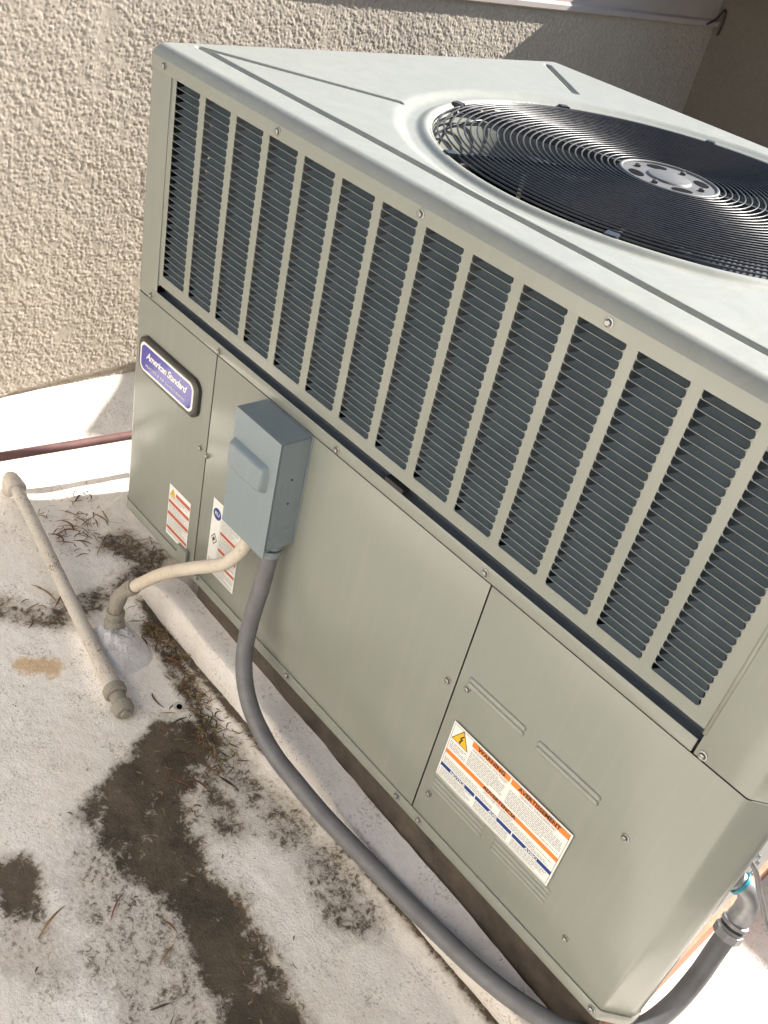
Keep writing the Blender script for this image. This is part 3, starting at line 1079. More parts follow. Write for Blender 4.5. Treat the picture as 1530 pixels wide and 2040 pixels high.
fan = lathe_on_axis('fan_rotor', (FCX, FCY, 0.868), (0, 0, 1), [(0, 0.05), (0.004, 0.062), (0.030, 0.062), (0.034, 0.05)], m_blade, ac, 24)
for b in range(4):
    V, F = [], []
    nr, na = 10, 8
    for i in range(nr + 1):
        rad = 0.055 + (0.388 - 0.055) * i / nr
        half = math.radians(19 + 13 * math.sin(math.pi * min(1, i / nr * 0.95)))
        swp = math.radians(14) * (i / nr)
        for j in range(na + 1):
            t = j / na * 2 - 1
            a = math.pi / 2 * b + 0.75 + swp + half * t
            z = 0.885 + 0.042 * t * (1 - 0.35 * i / nr) - 0.010 * (t * t)
            V.append((FCX + rad * math.cos(a), FCY + rad * math.sin(a), z))
    for i in range(nr):
        for j in range(na):
            q = i * (na + 1) + j
            F.append((q, q + na + 1, q + na + 2, q + 1))
    bo = pydata('fan_blade', V, F, m_blade, fan, True)
    sm = bo.modifiers.new('solid', 'SOLIDIFY'); sm.thickness = 0.0016
lathe_on_axis('fan_motor', (FCX, FCY, 0.903), (0, 0, 1), [(0, 0.060), (0.004, 0.066), (0.062, 0.066), (0.070, 0.058), (0.072, 0.02)], m_black, ac, 28)

GZr = 0.9930
guard = thing_g = lathe_on_axis('fan_guard', (FCX, FCY, GZr - 0.004), (0, 0, 1), [(0.0, 0.088), (0.0035, 0.090), (0.0060, 0.086)], m_hub, ac, 48)
# hub plate relief: raised lip, central boss, flat dark patches for shaded openings
ringp = [(FCX + 0.084 * math.cos(t), FCY + 0.084 * math.sin(t), GZr + 0.002) for t in np.linspace(0, 2 * math.pi, 72, endpoint=False)]
tube('hub_rim', ringp, 0.0036, m_hub, guard, 8, True)
lathe_on_axis('hub_boss', (FCX, FCY, GZr + 0.0018), (0, 0, 1), [(0, 0.040), (0.003, 0.0375), (0.0036, 0.036)], m_hub, guard, 40)
for q in range(4):
    a = math.pi / 4 + q * math.pi / 2 + 0.18
    bm = bmesh.new()
    n = 20
    loop = []
    for k in range(n):
        w = 2 * math.pi * k / n
        lx, ly = 0.019 * math.cos(w), 0.0125 * math.sin(w)
        loop.append(bm.verts.new((FCX + 0.060 * math.cos(a) - lx * math.sin(a) + ly * math.cos(a), FCY + 0.060 * math.sin(a) + lx * math.cos(a) + ly * math.sin(a), GZr + 0.0026)))
    bm.faces.new(loop)
    bmobj('hub_dark_patch', bm, m_dark_fill, guard)
for q in range(8):
    a = q * math.pi / 4 + 0.18 + math.pi / 8 * 0
    if q % 2 == 1: continue
    lathe_on_axis('hub_bolt', (FCX + 0.060 * math.cos(a), FCY + 0.060 * math.sin(a), GZr + 0.002), (0, 0, 1), [(0, 0.0055), (0.004, 0.005), (0.005, 0.003)], m_rubber, guard, 10)
nring = 28
for k in range(nring):
    rad = 0.096 + (0.400 - 0.096) * k / (nring - 1)
    zz = GZr + 0.0042 - 0.004 * max(0, (rad - 0.36) / 0.04) ** 2
    nseg = 72 + int(rad * 160)
    pts = [(FCX + rad * math.cos(t), FCY + rad * math.sin(t), zz) for t in np.linspace(0, 2 * math.pi, nseg, endpoint=False)]
    tube('guard_ring', pts, 0.00165, m_wire, guard, 7, True)
# side rings going down into the collar
for (rad, z) in ((0.4015, 0.978), (0.3995, 0.962)):
    pts = [(FCX + rad * math.cos(t), FCY + rad * math.sin(t), z) for t in np.linspace(0, 2 * math.pi, 140, endpoint=False)]
    tube('guard_ring', pts, 0.0016, m_wire, guard, 7, True)
for deg in (-162, 156, 112, 68, 23, -22, -67, -112):
    a = math.radians(deg)
    c0, s0 = math.cos(a), math.sin(a)
    pts = [(FCX + q * c0, FCY + q * s0, z) for q, z in ((0.082, GZr + 0.0008), (0.39, GZr + 0.0006), (0.4005, GZr - 0.003), (0.4030, GZr - 0.032))]
    # flat strap standing on edge under the rings
    bm = bmesh.new()
    L, Rr = [], []
    hw = 0.0034
    for (q, zt, zb_) in ((0.080, GZr + 0.0026, GZr - 0.010), (0.385, GZr + 0.0026, GZr - 0.010), (0.4025, GZr - 0.001, GZr - 0.010)):
        for s_ in (-1, 1):
            for z in (zt, zb_):
                L.append(bm.verts.new((FCX + q * c0 - s_ * hw * s0, FCY + q * s0 + s_ * hw * c0, z)))
    for i in range(2):
        b0 = i * 4
        for (p, q2) in ((0, 1), (1, 3), (3, 2), (2, 0)):
            bm.faces.new((L[b0 + p], L[b0 + q2], L[b0 + 4 + q2], L[b0 + 4 + p]))
    bmobj('guard_spoke', bm, m_wire, guard)
    box_ = bmesh.new()
    vv = box_bm(box_, -0.011, 0.009, -0.010, 0.010, -0.002, 0.0042)
    bmesh.ops.bevel(box_, geom=list(box_.edges), offset=0.0015, segments=2, affect='EDGES')
    clip = bmobj('guard_clip', box_, m_wire, guard)
    clip.rotation_euler = (0, 0, a)
    clip.location = (FCX + 0.409 * c0, FCY + 0.409 * s0, GZr + 0.000)

# ---- writing helper: flat lettering on the front face
def lettering(name, s, x, z, size, mat, parent, y=-0.0009, align='LEFT', shear=0.0, sx=1.0, bold=0.0, spacing=1.0):
    cu = bpy.data.curves.new(name, 'FONT')
    cu.body = s
    cu.size = size
    cu.align_x = align
    cu.align_y = 'CENTER'
    cu.shear = shear
    cu.offset = bold
    cu.space_character = spacing
    cu.fill_mode = 'BOTH'
    cu.resolution_u = 3
    tmp = bpy.data.objects.new('tmp', cu)
    C.objects.link(tmp)
    dg = bpy.context.evaluated_depsgraph_get()
    me = bpy.data.meshes.new_from_object(tmp.evaluated_get(dg))
    bpy.data.objects.remove(tmp)
    me.name = name
    for v in me.vertices:
        vx, vy = v.co.x * sx, v.co.y
        v.co = (x + vx, y, z + vy)
    me.materials.clear()
    return link_mesh(name, me, mat, parent)


def flat(name, pts, y, mat, parent, th=0.0):
    """flat printed shape, pts (x, z)"""
    V = [(x, y, z) for x, z in pts]
    return pydata(name, V, [tuple(range(len(V)))], mat, parent)


def rect(x0, x1, z0, z1):
    return [(x0, z0), (x1, z0), (x1, z1), (x0, z1)]


def fine_print(name, blocks, y, mat, parent, lh=0.0032, seed=3):
    """rows of word-length ticks standing for print too small to read"""
    rg = random.Random(seed)
    V, F = [], []
    for (x0, x1, z0, z1) in blocks:
        z = z1 - lh * 0.5
        while z > z0 + lh * 0.3:
            x = x0
            end = x1 if rg.random() > 0.25 else x0 + (x1 - x0) * rg.uniform(0.6, 0.95)
            while x < end - 0.002:
                w = rg.uniform(0.002, 0.0075)
                xe = min(x + w, end)
                i = len(V)
                V += [(x, y, z - lh * 0.17), (xe, y, z - lh * 0.17), (xe, y, z + lh * 0.17), (x, y, z + lh * 0.17)]
                F.append((i, i + 1, i + 2, i + 3))
                x = xe + 0.0011
            z -= lh
    o = pydata(name, V, F, mat, parent)
    o['kind'] = 'stuff'
    return o


def hazard(cx_, cz, h, parent, y, bolt=True):
    def tri(s):
        return [(cx_ - 0.58 * h * s, cz - 0.36 * h * s), (cx_ + 0.58 * h * s, cz - 0.36 * h * s), (cx_ + 0.03 * h * s, cz + 0.62 * h * s), (cx_ - 0.03 * h * s, cz + 0.62 * h * s)]
    flat('hazard_triangle', tri(1.0), y, m_ink, parent)
    flat('hazard_triangle', tri(0.88), y - 0.0002, m_yellow, parent)
    if bolt:
        b = [(0.06, 0.36), (-0.12, 0.02), (0.00, 0.05), (-0.06, -0.14), (-0.12, -0.12), (-0.02, -0.29), (0.07, -0.17), (0.02, -0.16), (0.12, 0.14), (0.0, 0.10), (0.15, 0.36)]
        flat('lightning_bolt', [(cx_ + p * h, cz + q * h) for p, q in b], y - 0.0004, m_ink, parent)
    else:
        flat('exclamation_mark', rect(cx_ - 0.04 * h, cx_ + 0.04 * h, cz - 0.02 * h, cz + 0.30 * h), y - 0.0004, m_ink, parent)


# ---- near warning label
lx, rx_, bz, tz = 1.0280, 1.2770, 0.1400, 0.2700
lab = box('warning_label', lx, rx_, -0.0036, -0.0032, bz, tz, m_whiteprint, ac)
lab['label'] = 'white safety label with orange and blue bands in three languages'
yl = -0.0038
fr = 0.003
for pts in (rect(lx + fr, rx_ - fr, tz - fr - 0.0005, tz - fr), rect(lx + fr, rx_ - fr, bz + fr, bz + fr + 0.0005), rect(lx + fr, lx + fr + 0.0005, bz + fr, tz - fr), rect(rx_ - fr - 0.0005, rx_ - fr, bz + fr, tz - fr)):
    flat('border_line', pts, yl - 0.0004, m_ink, lab)
xi, xj = lx + fr, rx_ - fr
xm1 = 1.155
flat('orange_band', rect(1.0725, xm1 - 0.0015, 0.2545, 0.2655), yl, m_orange, lab)
flat('orange_band', rect(xm1 + 0.0015, xj, 0.2545, 0.2655), yl, m_orange, lab)
flat('orange_band', rect(xi, xj, 0.1985, 0.2075), yl, m_orange, lab)
flat('blue_band', rect(xi, 1.1085, 0.1655, 0.1735), yl, m_navy, lab)
flat('blue_band', rect(1.1110, 1.1905, 0.1655, 0.1735), yl, m_navy, lab)
flat('blue_band', rect(1.1930, xj, 0.1655, 0.1735), yl, m_navy, lab)
hazard(1.0510, 0.2460, 0.032, lab, yl)
lettering('lettering', 'WARNING', 1.114, 0.2602, 0.0115, m_ink, lab, yl - 0.0004, 'CENTER', sx=1.05, bold=0.00035)
lettering('lettering', 'AVERTISSEMENT', 1.214, 0.2602, 0.0115, m_ink, lab, yl - 0.0004, 'CENTER', sx=1.0, bold=0.00035)
lettering('lettering', 'ADVERTENCIA', 1.152, 0.2032, 0.0105, m_ink, lab, yl - 0.0004, 'CENTER', sx=1.0, bold=0.00035)
lettering('lettering', 'HAZARDOUS VOLTAGE!', 1.114, 0.2495, 0.0068, m_inkgrey, lab, yl - 0.0002, 'CENTER')
lettering('lettering', 'TENSION DANGEREUSE!', 1.214, 0.2495, 0.0068, m_inkgrey, lab, yl - 0.0002, 'CENTER')
lettering('lettering', '\u00a1VOLTAJE PELIGROSO!', 1.152, 0.1943, 0.0065, m_inkgrey, lab, yl - 0.0002, 'CENTER')
for s_, x in (('NOTICE', 1.070), ('AVIS', 1.1505), ('AVISO', 1.233)):
    lettering('lettering', s_, x, 0.1693, 0.0088, m_whiteprint, lab, yl - 0.0004, 'CENTER', sx=1.05, bold=0.0003)
fine_print('fine_print', [(1.0740, 1.150, 0.211, 0.2445), (1.159, 1.270, 0.211, 0.2445), (xi + 0.003, 1.070, 0.211, 0.2300), (xi + 0.003, 1.145, 0.1765, 0.1905), (1.159, 1.268, 0.1765, 0.1905)], yl, m_inkgrey, lab, 0.0036)
fine_print('fine_print', [(xi + 0.003, 1.105, 0.1450, 0.1635), (1.113, 1.187, 0.1450, 0.1635), (1.195, 1.268, 0.1450, 0.1635)], yl, m_inkgrey, lab, 0.0029, 5)

# ---- far warning labels
lab2 = box('warning_label', 0.180, 0.262, -0.0010, -0.0006, 0.040, 0.172, m_whiteprint, ac)
lab2['label'] = 'small upright white label with four faded red bands'
for (x0, x1, z0, z1) in ((0.206, 0.2605, 0.152, 0.1605), (0.1815, 0.2605, 0.1245, 0.133), (0.1815, 0.2605, 0.0935, 0.102), (0.1815, 0.2605, 0.0555, 0.0635)):
    flat('red_band', rect(x0, x1, z0, z1), -0.0012, m_red, lab2)
hazard(0.194, 0.152, 0.020, lab2, -0.0012, False)
fine_print('fine_print', [(0.184, 0.258, 0.1345, 0.1435), (0.208, 0.258, 0.1435, 0.151), (0.184, 0.258, 0.1035, 0.1235), (0.184, 0.258, 0.0650, 0.0925), (0.184, 0.258, 0.0430, 0.0550)], -0.0012, m_inkgrey, lab2, 0.0034, 8)
box('label_clip', 0.238, 0.275, -0.010, -0.0011, 0.018, 0.052, m_paint, pl, 0.002)

lab3 = box('warning_label', 0.337, 0.436, -0.0010, -0.0006, 0.060, 0.242, m_whiteprint, ac)
lab3['label'] = 'tall white data label partly hidden behind the grey box'
circ = [(0.3545 + 0.0135 * math.cos(t), 0.2105 + 0.0135 * math.sin(t)) for t in np.linspace(0, 2 * math.pi, 28, endpoint=False)]
flat('round_mark', circ, -0.0012, m_navy, lab3)
lettering('lettering', 'RU', 0.3545, 0.2105, 0.0125, m_whiteprint, lab3, -0.0014, 'CENTER', bold=0.0002)
flat('pictogram', [(0.343, 0.147), (0.3535, 0.162), (0.364, 0.147), (0.3535, 0.132)], -0.0012, m_ink, lab3)
flat('pictogram', [(0.3455, 0.147), (0.3535, 0.1585), (0.3615, 0.147), (0.3535, 0.1355)], -0.0014, m_whiteprint, lab3)
flat('pictogram', [(0.3490, 0.149), (0.3545, 0.153), (0.3580, 0.146), (0.3530, 0.143), (0.3560, 0.140), (0.3500, 0.1415)], -0.0016, m_ink, lab3)
for (x0, x1, z0, z1) in ((0.371, 0.434, 0.171, 0.179), (0.371, 0.434, 0.1280, 0.136), (0.371, 0.434, 0.0950, 0.102)):
    flat('red_band', rect(x0, x1, z0, z1), -0.0012, m_red, lab3)
flat('divider_line', rect(0.3685, 0.3690, 0.064, 0.205), -0.0012, m_inkgrey, lab3)
fine_print('fine_print', [(0.372, 0.432, 0.182, 0.236), (0.372, 0.432, 0.138, 0.169), (0.372, 0.432, 0.104, 0.126), (0.340, 0.432, 0.063, 0.093)], -0.0012, m_inkgrey, lab3, 0.0034, 9)

# ---- maker's badge
def badge_outline(x0, x1, z0, z1, r_, bulge):
    pts = []
    cs = [(x1 - r_, z0 + r_, 270), (x1 - r_, z1 - r_, 0), (x0 + r_, z1 - r_, 90), (x0 + r_, z0 + r_, 180)]
    for (cx_, cz, a0) in cs:
        pts += [(cx_ + r_ * math.cos(math.radians(a0 + 90 * k / 7)), cz + r_ * math.sin(math.radians(a0 + 90 * k / 7))) for k in range(8)]
    mz, mxx = (z0 + z1) / 2, (x0 + x1) / 2
    out = []
    for (x, z) in pts:
        t = (x - mxx) / ((x1 - x0) / 2)
        u = (z - mz) / ((z1 - z0) / 2)
        out.append((x + bulge * 0.6 * (1 - u * u) * (1 if t > 0 else -1), z + bulge * (1 - t * t) * (1 if u > 0 else -1)))
    return out


def slab(name, outline, y0, y1, mat, parent, inset=0.0):
    n = len(outline)
    mxx = sum(p[0] for p in outline) / n; mz = sum(p[1] for p in outline) / n
    V = [(x, y0, z) for x, z in outline]
    V += [(x, y1 + inset * 0.6, z) for x, z in outline]
    V += [(mxx + (x - mxx) * (1 - inset / 0.1), y1, mz + (z - mz) * (1 - inset / 0.035)) for x, z in outline]
    F = []
    for k in range(2):
        for i in range(n):
            j = (i + 1) % n
            F.append((k * n + i, k * n + j, (k + 1) * n + j, (k + 1) * n + i))
    F.append(tuple(2 * n + i for i in range(n)))
    bm = bmesh.new()
    vv = [bm.verts.new(v) for v in V]
    for f in F: bm.faces.new([vv[i] for i in f])
    return bmobj(name, bm, mat, parent)


bx0, bx1, bz0, bz1 = 0.040, 0.257, 0.3750, 0.4565
badge = slab('maker_badge', badge_outline(bx0, bx1, bz0, bz1, 0.020, 0.004), -0.0002, -0.0105, m_bezel, ac, 0.004)
badge['label'] = 'dark framed violet-blue badge with white script lettering'
slab('badge_border', badge_outline(bx0 + 0.0095, bx1 - 0.0125, bz0 + 0.0095, bz1 - 0.0095, 0.014, 0.0035), -0.0106, -0.0110, m_badgewhite, badge)
slab('badge_face', badge_outline(bx0 + 0.0145, bx1 - 0.0175, bz0 + 0.0145, bz1 - 0.0145, 0.011, 0.003), -0.0111, -0.0114, m_badgeblue, badge)
lettering('lettering', 'American Standard', 0.1465, 0.4240, 0.0225, m_badgewhite, badge, -0.0117, 'CENTER', shear=0.35, sx=0.92, bold=0.00055, spacing=0.92)
lettering('lettering', 'HEATING & AIR CONDITIONING', 0.1460, 0.4005, 0.0082, m_badgewhite, badge, -0.0117, 'CENTER', sx=0.90, bold=0.0001, spacing=1.42)
settle(ac)

# ================================================================== DISCONNECT BOX
db = thing('disconnect_box', (0.52, 0, 0.304), 'small blue-grey electrical disconnect box screwed on the taupe panel', 'electrical box')
q0, q1, yb, yf, z0, z1 = 0.456, 0.584, -0.0022, -0.066, 0.304, 0.536
bm = bmesh.new()
box_bm(bm, q0 + 0.002, q1 - 0.0005, yf + 0.003, yb, z0, z1 - 0.0015)
bmesh.ops.bevel(bm, geom=list(bm.edges), offset=0.0012, segments=2, affect='EDGES')
body = bmobj('body', bm, m_box, db)
# cover: front face with returns at the top and left, hanging a little below
bm = bmesh.new()
box_bm(bm, q0 - 0.001, q1 + 0.0006, yf - 0.0012, yf + 0.0015, z0 - 0.012, z1 + 0.001)
box_bm(bm, q0 - 0.001, q1 + 0.0006, yf + 0.0016, yb - 0.002, z1 - 0.0008, z1 + 0.001)
cover = bmobj('cover', bm, m_box, db)
b = cover.modifiers.new('bevel', 'BEVEL'); b.width = 0.0008; b.segments = 2
# raised pull handle across the upper cover
V, F = [], []
hx0, hx1, hz0, hz1 = q0 + 0.001, q1 - 0.016, 0.4210, 0.4790
nH = 40
outl = []
for (cx_, cz, a0) in ((hx1 - 0.014, hz0 + 0.013, 270), (hx1 - 0.014, hz1 - 0.013, 0), (hx0 + 0.010, hz1 - 0.010, 90), (hx0 + 0.010, hz0 + 0.010, 180)):
    rr2 = 0.013 if cx_ > 0.5 else 0.010
    outl += [(cx_ + rr2 * math.cos(math.radians(a0 + 10 * k)), cz + rr2 * math.sin(math.radians(a0 + 10 * k))) for k in range(10)]
cxh, czh = (hx0 + hx1) / 2, (hz0 + hz1) / 2
levels = [(1.0, 0.0), (0.97, 0.0020), (0.90, 0.0075), (0.82, 0.0120), (0.76, 0.0135), (0.68, 0.0140)]
for (s_, y) in levels:
    k2 = (1 - s_) * (hz1 - hz0) / 2
    for (x, z) in outl:
        sx_ = 1 - k2 / ((hx1 - hx0) / 2)
        V.append((cxh + (x - cxh) * sx_, yf - 0.0010 - y, czh + (z - czh) * s_))
nO = len(outl)
for i in range(len(levels) - 1):
    for k in range(nO):
        F.append((i * nO + k, i * nO + (k + 1) % nO, (i + 1) * nO + (k + 1) % nO, (i + 1) * nO + k))
F.append(tuple((len(levels) - 1) * nO + k for k in range(nO)))
pydata('pull_handle', V, F, m_box, cover, True)
for (x, z) in ((hx1 - 0.020, 0.4500), (hx1 - 0.014, 0.4450)):
    lathe_on_axis('rivet', (x, yf - 0.0128, z), (0, -1, 0), [(0, 0.0025), (0.0025, 0.002)], m_zinc, cover, 8)
box('hinge_slot', q0 - 0.0030, q0 - 0.0008, yf + 0.001, yf + 0.008, 0.488, 0.512, m_rubber, cover)
# side: knockout rings, dimples and bottom flange
for rad in (0.0165, 0.0115):
    tube('knockout_ring', [(q1 - 0.0004, -0.026 + rad * math.cos(t), 0.336 + rad * math.sin(t)) for t in np.linspace(0, 2 * math.pi, 30, endpoint=False)], 0.0007, m_box, body, 6, True)
tube('knockout_ring', [(q1 - 0.0004, -0.054 + 0.013 * math.cos(t), 0.322 + 0.013 * math.sin(t)) for t in np.linspace(-2.2, 2.4, 20)], 0.0006, m_box, body, 6)
tube('side_crease', [(q1 - 0.0003, -0.050, 0.345), (q1 - 0.0003, -0.050, 0.452)], 0.0006, m_box, body, 6)
for z in (0.455, 0.404):
    lathe_on_axis('dimple', (q1 - 0.0006, -0.030, z), (1, 0, 0), [(0, 0.0026), (0.0006, 0.0022)], m_rubber, body, 10)
box('back_plate', q0 + 0.001, q1 + 0.0022, yb + 0.0001, 0.0, z0 + 0.0, z1 + 0.0014, m_box, db, 0.0005)
settle(db)

# ================================================================== GREY FLEXIBLE CONDUIT
gc = thing('flexible_conduit', (0.9, -0.08, -0.12), 'thick grey flexible conduit curving from the grey box down along the curb', 'conduit')
gpath = [(0.566, -0.034, 0.285), (0.567, -0.042, 0.208), (0.568, -0.055, 0.124), (0.582, -0.070, 0.057), (0.614, -0.082, 0.002), (0.664, -0.090, -0.037), (0.738, -0.094, -0.062), (0.81, -0.088, -0.078), (0.891, -0.080, -0.092), (0.989, -0.069, -0.100), (1.082, -0.061, -0.103), (1.179, -0.056, -0.096), (1.267, -0.051, -0.086), (1.343, -0.037, -0.078), (1.407, -0.013, -0.074), (1.457, 0.029, -0.070), (1.487, 0.085, -0.058), (1.4985, 0.140, -0.032), (1.499, 0.186, 0.010), (1.4945, 0.219, 0.050), (1.492, 0.238, 0.080)]
tube('hose', catmull(gpath, 7), 0.0165, m_conduit, gc, 22)
lathe_on_axis('upper_connector', (0.566, -0.034, 0.306), (0.002, -0.09, -1), [(0, 0.019), (0.006, 0.0195), (0.007, 0.0175), (0.010, 0.0175), (0.011, 0.0205), (0.024, 0.0205), (0.026, 0.018)], m_box, gc, 20)
tube('connector_seal', [(0.566 + 0.0182 * math.cos(t), -0.0348 + 0.0182 * math.sin(t), 0.2985) for t in np.linspace(0, 2 * math.pi, 30, endpoint=False)], 0.0014, m_rubber, gc, 8, True)
# near end: zinc elbow turning into the service panel
nut = lathe_on_axis('compression_nut', (1.4925, 0.234, 0.070), (-0.06, 0.42, 0.9), [(0, 0.0185), (0.002, 0.0235), (0.016, 0.0240), (0.018, 0.021), (0.021, 0.021)], m_zinc, gc, 8)
lathe_on_axis('nut_seal', (1.4912, 0.2435, 0.0895), (-0.06, 0.42, 0.9), [(0, 0.0195), (0.005, 0.0195)], m_rubber, gc, 20)
lathe_on_axis('elbow_collar', (1.4906, 0.2460, 0.0945), (-0.06, 0.42, 0.9), [(0, 0.0225), (0.006, 0.0225), (0.008, 0.019)], m_zinc, gc, 20)
el = catmull([(1.4905, 0.248, 0.100), (1.4900, 0.253, 0.124), (1.4870, 0.254, 0.146), (1.4780, 0.250, 0.165), (1.4640, 0.243, 0.176), (1.4560, 0.240, 0.180)], 6)
tube('elbow', el, [0.0185 - 0.0018 * i / (len(el) - 1) for i in range(len(el))], m_zinc, gc, 20)
lathe_on_axis('seal_washer', (1.4665, 0.2435, 0.1755), (-1, -0.25, 0.35), [(0, 0.021), (0.0045, 0.021)], m_teal, gc, 22)
settle(gc)

wire = tube('control_wire', catmull([(1.4535, 0.160, 0.306), (1.464, 0.170, 0.297), (1.478, 0.190, 0.266), (1.492, 0.210, 0.224), (1.507, 0.230, 0.185), (1.521, 0.245, 0.150), (1.552, 0.260, 0.105), (1.590, 0.285, 0.03), (1.640, 0.33, -0.08), (1.72, 0.42, -0.155), (1.85, 0.60, -0.163)], 6), 0.0042, m_conduit, None, 10)
tag(wire, 'thin grey control wire hanging from the near end panel', 'wire')

# ================================================================== CREAM CONDUIT AND RISER
wc = thing('supply_conduit', (0.24, -0.15, GZ), 'cream painted bent conduit rising from the roof to the grey box', 'conduit')
wp = [(0.512, -0.040, 0.292), (0.508, -0.048, 0.258), (0.493, -0.060, 0.222), (0.470, -0.073, 0.194), (0.409, -0.088, 0.145), (0.340, -0.102, 0.084), (0.292, -0.119, 0.029), (0.262, -0.129, -0.008)]
tube('hose', catmull(wp, 7), 0.0132, m_conduit_white, wc, 18)
fp = catmull([(0.272, -0.126, 0.004), (0.250, -0.133, -0.022), (0.236, -0.140, -0.050), (0.2315, -0.144, -0.084), (0.2330, -0.147, -0.118)], 6)
tube('fitting_elbow', fp, [0.0160 + 0.0015 * math.sin(i * 0.6) for i in range(len(fp))], m_fit_grey, wc, 16)
lathe_on_axis('fitting_ring', (0.2320, -0.1445, -0.090), (0.02, -0.05, -1), [(0, 0.0185), (0.003, 0.0205), (0.013, 0.0205), (0.016, 0.018)], m_fit_grey, wc, 14)
lathe_on_axis('riser_stub', (0.2335, -0.147, -0.110), (0.03, -0.03, -1), [(0, 0.0175), (0.006, 0.0215), (0.022, 0.0235), (0.030, 0.0245), (0.075, 0.026)], m_fit_grey, wc, 16)
sa = np.linspace(0, 2 * math.pi, 49)[:-1]
sr_ = np.linspace(0, 1, 15)
V, F = [], []
for i, q in enumerate(sr_):
    for k, a in enumerate(sa):
        ex = 0.056 * (1 + 1.25 * max(0.0, math.cos(a + 0.20)) ** 2 + 0.28 * float(pnoise(math.cos(a) * 1.7 + 5, math.sin(a) * 1.7, 97)))
        x, y = 0.237 + q * ex * math.cos(a), -0.150 + q * ex * math.sin(a)
        hgt = 0.030 * (1 - q) ** 1.1 + 0.014 * (1 - q ** 3) + 0.022 * (1 - q) * float(fbm(np.array(x * 38.0), np.array(y * 38.0), 3, 99)) + 0.009 * (1 - q ** 4) * float(fbm(np.array(x * 90.0), np.array(y * 90.0), 2, 98))
        gi = int((x - gx[0]) / 0.0058); gj = int((y - gy[0]) / 0.0058)
        V.append((x, y, min(float(PZ[gj, gi]), GZ + 0.012) - 0.003 + hgt))
for i in range(len(sr_) - 1):
    for k in range(48):
        F.append((i * 48 + k, i * 48 + (k + 1) % 48, (i + 1) * 48 + (k + 1) % 48, (i + 1) * 48 + k))
so2 = pydata('sealant_mound', V, F, m_sealant, wc, True)
so2['label'] = 'lumpy white sealant heaped round the riser'
lathe_on_axis('locknut', (0.512, -0.0400, 0.304), (0, 0, -1), [(0, 0.021), (0.004, 0.021), (0.0045, 0.0165), (0.012, 0.016)], m_navy if False else m_box, wc, 8)
settle(wc)

# ================================================================== OLD CAPPED PIPE
pp = thing('capped_pipe', (0.05, -0.19, GZ), 'grimy white painted steel pipe lying on the roof with a capped end', 'pipe')
A_, B_ = np.array((-0.293, -0.136, -0.094)), np.array((0.383, -0.229, -0.146))
ax_ = (B_ - A_) / np.linalg.norm(B_ - A_)
n = 60
ppts = [A_ + (B_ - A_) * t + np.array((0, 0, 0.0015 * math.sin(7 * t))) for t in np.linspace(0, 1, n)]
tube('run', ppts, [0.0148 + 0.0012 * float(fbm(np.array(t * 20.0), np.array(0.5), 2, 91)) + 0.0035 * float(sstep(0.82, 0.98, t)) for t in np.linspace(0, 1, n)], m_pipe_white, pp, 18)
ep = catmull([tuple(A_ + ax_ * 0.030), tuple(A_ + ax_ * 0.004), (-0.312, -0.1335, -0.101), (-0.317, -0.1330, -0.118), (-0.3175, -0.133, -0.140)], 6)
tube('elbow', ep, [0.0215 - 0.0025 * math.sin(math.pi * i / (len(ep) - 1)) for i in range(len(ep))], m_pipe_white, pp, 18)
lathe_on_axis('elbow_collar', tuple(A_ + ax_ * 0.022), tuple(ax_), [(0, 0.0225), (0.012, 0.0230), (0.014, 0.0190)], m_pipe_white, pp, 18)
tube('riser', [(-0.3175, -0.133, -0.135), (-0.3175, -0.133, -0.20)], 0.0165, m_pipe_white, pp, 16)
lathe_on_axis('coupling', tuple(B_ - ax_ * 0.006), tuple(ax_), [(0, 0.0195), (0.004, 0.0235), (0.020, 0.0240), (0.024, 0.0205)], m_fit_grey, pp, 14)
lathe_on_axis('nipple', tuple(B_ + ax_ * 0.017), tuple(ax_), [(0, 0.0165), (0.024, 0.0165)], m_fit_grey, pp, 14)
lathe_on_axis('end_cap', tuple(B_ + ax_ * 0.038), tuple(ax_), [(0, 0.0185), (0.004, 0.0215), (0.022, 0.0215), (0.028, 0.0180), (0.0285, 0.011), (0.034, 0.010)], m_fit_grey, pp, 16)
settle(pp)

stub = thing('drain_stub', (0.474, -0.132, GZ), 'short open white pipe stub in the litter beside the curb', 'pipe stub')
lathe_on_axis('stub_collar', (0.470, -0.134, GZ - 0.02), (0.35, 0.10, 1), [(0, 0.022), (0.010, 0.018), (0.018, 0.0135), (0.028, 0.0125)], m_pipe_white, stub, 16)
lathe_on_axis('stub_dark_fill', (0.4792, -0.1314, GZ + 0.0062), (0.35, 0.10, 1), [(0, 0.0062), (0.0010, 0.0062)], m_dark_fill, stub, 14)
settle(stub)

# ================================================================== PLUM LINE BESIDE THE WALL
dl = tube('drain_line', [(-0.318, -0.42, -0.0215), (-0.301, -0.162, -0.020), (-0.265, 0.157, -0.020), (-0.213, 0.62, -0.019), (-0.158, 1.15, -0.018)], 0.0118, m_pipe_plum, None, 16)
tag(dl, 'thin plum brown pipe running along the foot of the stucco wall', 'pipe')

# ================================================================== LEAVES AND LITTER
def ground_z(x, y):
    i = int(np.clip((x - gx[0]) / 0.0058, 0, len(gx) - 1)); j = int(np.clip((y - gy[0]) / 0.0058, 0, len(gy) - 1))
    return float(PZ[j, i])


